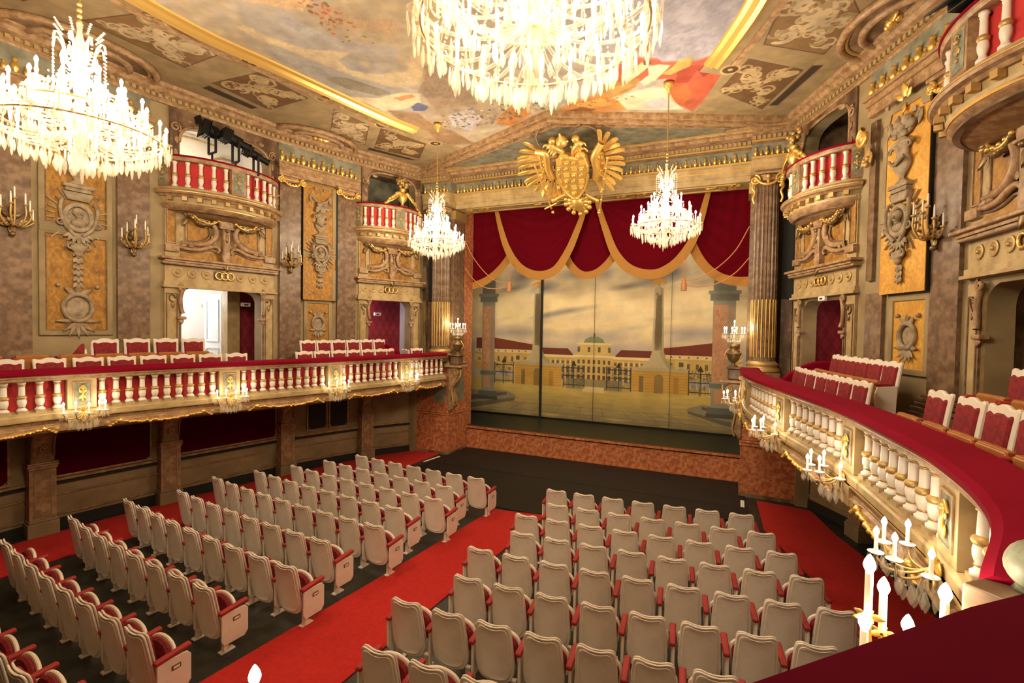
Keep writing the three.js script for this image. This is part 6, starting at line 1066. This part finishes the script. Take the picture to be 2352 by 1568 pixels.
{ // the nearest sconces, on the rail in front of the camera
  const t = thing('rail_sconce', 'nearest lit sconce with five tall candles, below the velvet rail bottom right', 'sconce', [4.98, 3.0, 13.72], -.8);
  mk('wall_plate', [lathe([[0, .03], [.06, .02], [.09, 0], [0, 0]], 0, 0, 0, 14).rotateX(PI / 2), leaf(.2, .1, 0, 0, .02, -PI / 2)], M.gold, t); t.userData.pos = 1;
  t.rotation.y = 0; t.position.set(5.02, 2.95, 13.62);
  const tips = [[4.92, 3.52, 13.55, .17], [4.98, 3.42, 13.5, .15], [5.05, 3.31, 13.55, .1], [5.16, 3.46, 13.55, .13], [4.9, 3.31, 13.6, .14]];
  for (const [x, y, z, h] of tips) { const lx = x - 5.02, ly = y - 2.95, lz = z - 13.62, b = ly - .074 - h; mk('arm', tube([[0, 0, 0], [lx * .3, b * .2, lz * .3 - .02], [lx * .9, b * .6, lz], [lx, b - .01, lz]], .013, 7, 16), M.gold, t); mk('leaf_cup', [0, 1, 2, 3, 4].map((k) => leaf(.06, .03, lx, b - .005, lz, 0, .5).translate(-lx, -b, -lz).rotateY(k * 1.26).translate(lx, b, lz)), M.gold, t); candle(t, lx, b, lz, h, 1.05); }
  addLight(t, .0, .5, -.07, 1.2);
  const u = thing('rail_sconce', 'lit candle sconce below the rail at the bottom edge, only one flame showing', 'sconce', [2.85, 2.85, 14.85], PI);
  mk('wall_plate', lathe([[0, .03], [.06, .02], [.09, 0], [0, 0]], 0, 0, 0, 14).rotateX(PI / 2), M.gold, u);
  for (const x of [-.14, 0, .14]) { mk('arm', tube([[0, 0, .02], [x * .6, -.04, .1], [x, .02, .16]], .012, 6), M.gold, u); const p = mk('drip_pan', CAND.pan, M.white, u); p.position.set(x, .03, .16); candle(u, x, .035, .16, x ? .08 : .2, 1.05); }
  addLight(u, 0, .28, .16, .7);
}
// unlit wall sconces with white candles
function wallSconce(b, x, y, label) {
  const t = bayThing(b, x, y, .07, 'wall_sconce', label, 'sconce', 'unlit bronze wall sconces');
  mk('back_stem', [tube([[0, .2, .05], [.02, .05, .08], [-.02, -.12, .07], [0, -.3, .04]], .03, 7), leaf(.26, .12, 0, -.1, .04, -PI / 2), leaf(.2, .1, 0, .05, .05, PI / 2), leaf(.18, .08, 0, 0, .05, .5), leaf(.18, .08, 0, 0, .05, PI - .5), ball(.05, 0, -.3, .06), ball(.045, 0, .02, .1)], M.bronze, t);
  const C = [[-.2, .14, .2], [.2, .12, .2], [-.1, .22, .3], [.1, .22, .3], [0, .34, .16], [-.26, .02, .12], [.27, -.02, .12]];
  for (const [cx, cy, cz] of C) { mk('arm', [tube([[0, -.1, .06], [cx * .5, -.16, cz * .7], [cx * 1.05, -.04 + cy * .3, cz], [cx, cy - .02, cz]], .016, 6, 16), lathe([[0, -.02], [.03, -.02], [.04, .01], [.02, .02], [0, .02]], cx, cy, cz, 10), ball(.03, cx * .55, -.13, cz * .7), leaf(.1, .05, cx * .6, -.1, cz * .7, cx > 0 ? .8 : 2.3)], M.goldDull, t); candle(t, cx, cy + .02, cz, .15, 1, false); }
  return t;
}
wallSconce('L3', -.98, 6.25, 'unlit bronze wall sconce with white candles at the far left edge');
wallSconce('L3', 1.0, 6.15, 'unlit bronze wall sconce with white candles right of the large gilt panel, left wall');
wallSconce('L1', -.68, 6.15, 'unlit bronze wall sconce with white candles left of the hinged panel, left wall');
wallSconce('R1', .7, 6.05, 'unlit bronze wall sconce with white candles on the right wall');
// lit candelabra on bronze vases, on the piers
for (const s of [-1, 1]) {
  const t = thing('candelabra', `lit crystal candelabra on a bronze vase, ${s < 0 ? 'left' : 'right'} of the stage`, 'candelabra', [s * 4.31, 3.42, 1.14]);
  mk('vase', merge(lathe([[0, 0], [.12, 0], [.12, .04], [.05, .08], [.05, .13], [.13, .2], [.16, .3], [.19, .36], [.2, .39], [.13, .41], [.12, .44], [.08, .5], [.1, .54], [.12, .6], [.06, .63], [0, .64]], 0, 0, 0, 20)), M.bronze, t);
  mk('vase_mount', [-1, 1].map((k) => tube([[k * .15, .22, 0], [k * .22, .3, 0], [k * .2, .4, 0], [k * .12, .5, 0]], .014, 5)), M.gold, t);
  const cr = [], n = 6; mk('stem', lathe([[0, .6], [.02, .62], [.03, .7], [.018, .78], [.035, .84], [.015, .95], [.03, 1.0], [0, 1.05]], 0, 0, 0, 10), M.crystal, t);
  for (let i = 0; i <= n; i++) { const a = i / n * 2 * PI + .3, r = i === n ? 0 : .26, y = i === n ? 1.08 : .9, x = r * cos(a), z = r * sin(a); if (r) mk('arm', tube([[0, .74, 0], [x * .4, .7, z * .4], [x * .85, .76, z * .85], [x, y - .02, z]], .011, 6, 14), M.crystal, t); const p = mk('drip_pan', CAND.pan, M.white, t); p.position.set(x, y, z); candle(t, x, y + .01, z, .12, 1); for (let k = 0; k < 7; k++) { const b = k / 7 * 2 * PI; cr.push([x + .05 * cos(b), y - .01, z + .05 * sin(b), .8, b]); } }
  for (let k = 0; k < 20; k++) { const b = k / 20 * 2 * PI; cr.push([.16 * cos(b), .78, .16 * sin(b), .8, b]); }
  crystals(t, 'crystal_drops', DROP, cr);
  addLight(t, .2, 1.1, .15, P_CANDELABRA * .5); addLight(t, -.2, 1.1, .15, P_CANDELABRA * .5);
}
// crystal chandeliers. R radius, H height from the lowest drop to the crown
function chandelier(name, label, pos, R, H, ceilY, I, tiers, dense) {
  const t = thing(name, label, 'chandelier', pos); const rr = rngOf(floor(R * 1000)), k = R / .7, sk = sqrt(k);
  const top = ceilY - pos[1];
  mk('suspension_rod', [new THREE.CylinderGeometry(.012, .012, top - H, 8).translate(0, H + (top - H) / 2, 0), [0, 1, 2, 3].map((i) => ball(.03, 0, H + .02 + .07 * i, 0))], M.goldDull, t);
  mk('ceiling_cup', lathe([[0, top], [.11, top], [.11, top - .05], [.09, top - .09], [.05, top - .12], [.045, top - .16], [.03, top - .2], [0, top - .21]], 0, 0, 0, 20), M.gold, t);
  mk('stem', lathe([[0, H * .1], [.05 * k, H * .11], [.07 * k, H * .15], [.03 * k, H * .2], [.06 * k, H * .32], [.1 * k, H * .38], [.03 * k, H * .45], [.05 * k, H * .58], [.09 * k, H * .66], [.03 * k, H * .72], [.05 * k, H * .85], [.02 * k, H * .95], [.03 * k, H], [0, H]], 0, 0, 0, 14), M.crystal, t);
  const drops = [], pend = [], beads = [], lights = [];
  tiers.forEach(([rf, yf, n, ch], ti) => {
    const r = R * rf, y = H * yf;
    mk('ring', new THREE.TorusGeometry(r * .97, .009 * k, 6, 48).rotateX(PI / 2).translate(0, y - .03, 0), M.goldDull, t);
    for (let i = 0; i < n; i++) {
      const a = (i + .5 * (ti % 2)) / n * 2 * PI, x = r * cos(a), z = r * sin(a);
      mk('arm', tube([[0, y + .02, 0], [x * .35, y - .1 * k, z * .35], [x * .75, y - .1 * k, z * .75], [x, y - .01, z]], .012 * k, 5, 12), M.crystal, t);
      const p = mk('drip_pan', CAND.pan, M.crystal, t); p.position.set(x, y, z); p.scale.setScalar(1.1 * sk); candle(t, x, y + .01, z, ch, .95 * sk); if (i % max(1, floor(n / 4)) === 0) lights.push([x, y + ch + .04, z]);
      for (let q = 0; q < 5; q++) { const b = q / 5 * 2 * PI; drops.push([x + .055 * cos(b) * sk, y - .01, z + .055 * sin(b) * sk, (.65 + .2 * (q % 2)) * sk, b]); }
      pend.push([x * 1.06, y - .06, z * 1.06, 1.0 * sk, -a + PI / 2]);
    }
    const m = floor(dense * r * 34); for (let i = 0; i < m; i++) { const a = (i + rr() * .4) / m * 2 * PI; for (let q = 0; q < 3; q++) { const rq = r * (1.02 - .1 * q) + .02 * (rr() - .5), len = (.6 + .45 * ((i * 3 + q * 2) % 5) / 4) * sk; (i + q) % 4 ? drops.push([rq * cos(a + .03 * q), y - .03 - .045 * q * k - .03 * rr(), rq * sin(a + .03 * q), len, a]) : pend.push([rq * cos(a), y - .04 - .05 * q * k, rq * sin(a), (.8 + .3 * rr()) * sk, -a + PI / 2]); } for (let q = 0; q < 3; q++) beads.push([r * cos(a), y - .02 + .045 * q * rr(), r * sin(a), 1.2 * sk]); }
    // strings of beads from this tier up to the next
    const nx = tiers[ti + 1]; const r2 = nx ? R * nx[0] : R * .1, y2 = nx ? H * nx[1] : H * .86; const ns = floor(15 * dense * max(.6, r / .5));
    for (let i = 0; i < ns; i++) { const a = i / ns * 2 * PI; for (let q = 1; q < 14; q++) { const u = q / 14, ru = r * .9 + (r2 - r * .9) * u, yu = y + (y2 - y) * u - .14 * k * sin(PI * u); beads.push([ru * cos(a), yu, ru * sin(a), (.8 + .4 * (q % 2)) * sk]); } }
  });
  // lower basket of leaf-shaped pendants
  const r0 = R * tiers[0][0]; for (let q = 0; q < 7; q++) { const u = q / 6, r = r0 * (.84 - .76 * u), y = H * tiers[0][1] - H * (.06 + .13 * u), n = max(5, floor(r * 30 * dense)); for (let i = 0; i < n; i++) { const a = (i + .5 * (q % 2)) / n * 2 * PI; ((i + q) % 3 ? pend : drops).push([r * cos(a), y - .02 * rr(), r * sin(a), (.9 + .45 * (i % 2)) * sk, -a + PI / 2]); } }
  // crown with leaves of glass
  for (let i = 0; i < 8; i++) { const a = i / 8 * 2 * PI, c = cos(a), s = sin(a); mk('crown_arm', tube([[.02 * c, H * .66, .02 * s], [R * .14 * c, H * .74, R * .14 * s], [R * .2 * c, H * .86, R * .2 * s], [R * .27 * c, H * .9, R * .27 * s], [R * .3 * c, H * .84, R * .3 * s]], .012 * k, 5, 14), M.crystal, t); for (let q = 0; q < 9; q++) beads.push([R * .3 * c, H * (.84 - .024 * q), R * .3 * s, 1.2 * sk]); pend.push([R * .3 * c, H * .63, R * .3 * s, .9 * sk, a]); pend.push([R * .2 * c, H * .8, R * .2 * s, 1.1 * sk, a]); for (let q = 0; q < 5; q++) beads.push([R * (.2 + .02 * q) * c, H * (.92 + .012 * q), R * (.2 + .02 * q) * s, 1.5 * sk]); }
  crystals(t, 'crystal_prisms', DROP, drops); crystals(t, 'crystal_pendants', PENDANT, pend); crystals(t, 'crystal_beads', BEADG, beads);
  for (const l of lights) addLight(t, ...l, I / lights.length);
  return t;
}
const SM = [[1, .3, 14, .13], [.74, .42, 10, .14], [.44, .55, 8, .14]], SIDE = [[1, .32, 20, .15], [.76, .45, 14, .16], [.48, .57, 8, .16]];
chandelier('small_chandelier', 'small crystal chandelier hanging left before the stage', [-2.9, 6.08, 4.7], .7, 1.85, CEIL - .02, P_SMALL, SM, 1.5);
chandelier('small_chandelier', 'small crystal chandelier hanging right before the stage', [2.92, 6.1, 4.7], .7, 1.85, CEIL - .02, P_SMALL, SM, 1.5);
chandelier('side_chandelier', 'wide crystal chandelier with many candles, upper left', [-2.9, 6.06, 12.53], .86, 1.9, CEIL - .02, P_SIDE, SIDE, 1.35);
chandelier('side_chandelier', 'large crystal chandelier cut by the top edge of the picture', [2.98, 6.02, 12.45], .86, 1.9, CEIL - .02, P_SIDE, SIDE, 1.35);
// ---------- stage lights in the left box, and small fittings ----------
{
  const [px, pz] = inBay('L2', 0, 0), rot = bay('L2').rot;
  const spot = (x, y, z, ry, rz, L, r, label) => {
    const t = bayThing('L2', x, y - .5, z, 'stage_spotlight', label, 'spotlight', 'black stage spotlights in the left box');
    const cyl = (r0, r1, l, x0) => new THREE.CylinderGeometry(r0, r1, l, 18).rotateZ(PI / 2).translate(x0, 0, 0);
    const b = new THREE.Group(); b.name = 'housing'; b.position.y = .5; b.rotation.set(0, ry, rz); t.add(b);
    mk('body', [cyl(r, r, L * .5, -L * .1), rbox(L * .32, r * 2.3, r * 2.2, -L * .38, -r * 1.15, 0, .02)], M.blackMetal, b); mk('lens_tube', [cyl(r * .75, r * .75, L * .35, L * .3), cyl(r * .85, r * .85, .04, L * .47)], M.blackMetal, b); mk('fins', [0, 1, 2, 3].map((i) => box(.012, r * 2.5, r * 2.4, -L * .5 + i * .05, -r * 1.25, 0)), M.blackMetal, b);
    mk('yoke', [box(.05, .5, .03, -.02, 0, r * 1.1), box(.05, .5, .03, -.02, 0, -r * 1.1), box(.05, .03, r * 2.2, -.02, -.02, 0), new THREE.CylinderGeometry(.025, .025, .3, 8).translate(-.02, -.14, 0)], M.blackMetal, t);
    return t;
  };
  spot(-.2, 8.97, .32, -.15, -.2, .5, .15, 'black spotlight with barn doors, leftmost in the left box');
  spot(.2, 8.82, .62, -.1, -.28, .66, .13, 'long black profile spotlight in the middle of the left box');
  spot(.72, 8.62, .6, -.1, -.3, .62, .1, 'slim black profile spotlight, lowest and rightmost in the left box');
  const bd = scene.getObjectByName('stage_spotlight'); mk('barn_door', [box(.02, .17, .28, -.3, .6, .0, 0, 0, .35), box(.02, .17, .28, -.3, .3, .0, 0, 0, -.35)], M.blackMetal, bd);
  const v = bayThing('L2', -.45, 8.2, -1.6, 'wall_sconce', 'small glowing candle sconce inside the white box behind the spotlights', 'sconce'); mk('arm', [tube([[0, 0, 0], [0, -.06, .08], [0, .02, .14]], .015, 6), lathe([[0, 0], [.03, 0], [.03, .02], [0, .02]], 0, .02, .14, 8)], M.gold, v); candle(v, 0, .04, .14, .12, 1.6);
  const v2 = bayThing('L2', 1.05, 4.9, -2.9, 'wall_sconce', 'glowing candle sconce beside the open door in the lit vestibule', 'sconce'); v2.rotation.y += 0; mk('arm', [tube([[0, 0, 0], [0, -.06, .06], [-.03, .02, .1]], .014, 6)], M.gold, v2); candle(v2, -.03, .03, .1, .12, 1.3);
  for (const [b, x, y, z, lab] of [['L2', 1.28, 4.86, -.9, 'small white emergency light box on the damask in the lit doorway'], ['L0', .2, 4.72, -.85, 'small white emergency light box on the damask left of the stage'], ['R0', .1, 5.1, .1, 'small white emergency lamp under the lintel of the dark red doorway']]) { const e = bayThing(b, x, y, z, 'emergency_light', lab, 'emergency light'); mk('housing', rbox(.26, .11, .07, 0, 0, 0, .02), M.white, e); mk('lens', rbox(.12, .04, .02, 0, .03, .03, .008), M.blackPanel, e); }
  // floodlight on the upper right box
  const f = bayThing('R2', .3, 8.25, .75, 'floodlight', 'black floodlight on the rail of the top right opera box', 'spotlight'); f.rotation.y += .3; mk('housing', rbox(.5, .34, .5, 0, 0, 0, .02), M.stageGreen, f); mk('barn_door', [box(.5, .02, .3, 0, .02, .38, 0, .5), box(.5, .02, .3, 0, .34, .38, 0, -.4)], M.blackMetal, f); mk('yoke', [box(.03, .4, .04, -.27, -.2, 0), box(.03, .4, .04, .27, -.2, 0), box(.57, .03, .04, 0, -.22, 0)], M.blackMetal, f);
}
// border-light batten behind the valance
{
  const t = thing('border_light', 'black border-light batten above the act drop, hidden by the valance', 'stage light', [0, 8.15, -1.15]);
  mk('batten_bar', new THREE.CylinderGeometry(.025, .025, 9.6, 8).rotateZ(PI / 2), M.blackMetal, t); mk('hanger', [-3.6, 0, 3.6].map((x) => box(.02, 1.7, .02, x, 0, 0)), M.blackMetal, t);
  for (let i = 0; i < 8; i++) { const x = -4.2 + 1.2 * i; mk('lamp_hood', lathe([[.0, .1], [.06, .1], [.09, 0], [.1, -.06], [.09, -.06], [.08, 0], [.05, .08], [0, .08]], x, -.12, 0, 12), M.blackMetal, t); const b = mk('bulb', CAND.bulb, M.bulb, t); b.position.set(x, -.13, 0); b.rotation.x = PI; addLight(t, x, -.17, 0, P_BATTEN); }
}
// ---------- finish ----------
for (const k of Object.keys(M)) if (M[k]) M[k].side = THREE.DoubleSide;
scene.traverse((o) => { if (o.isMesh) { o.castShadow = true; o.receiveShadow = true; } });
renderer.render(scene, camera);
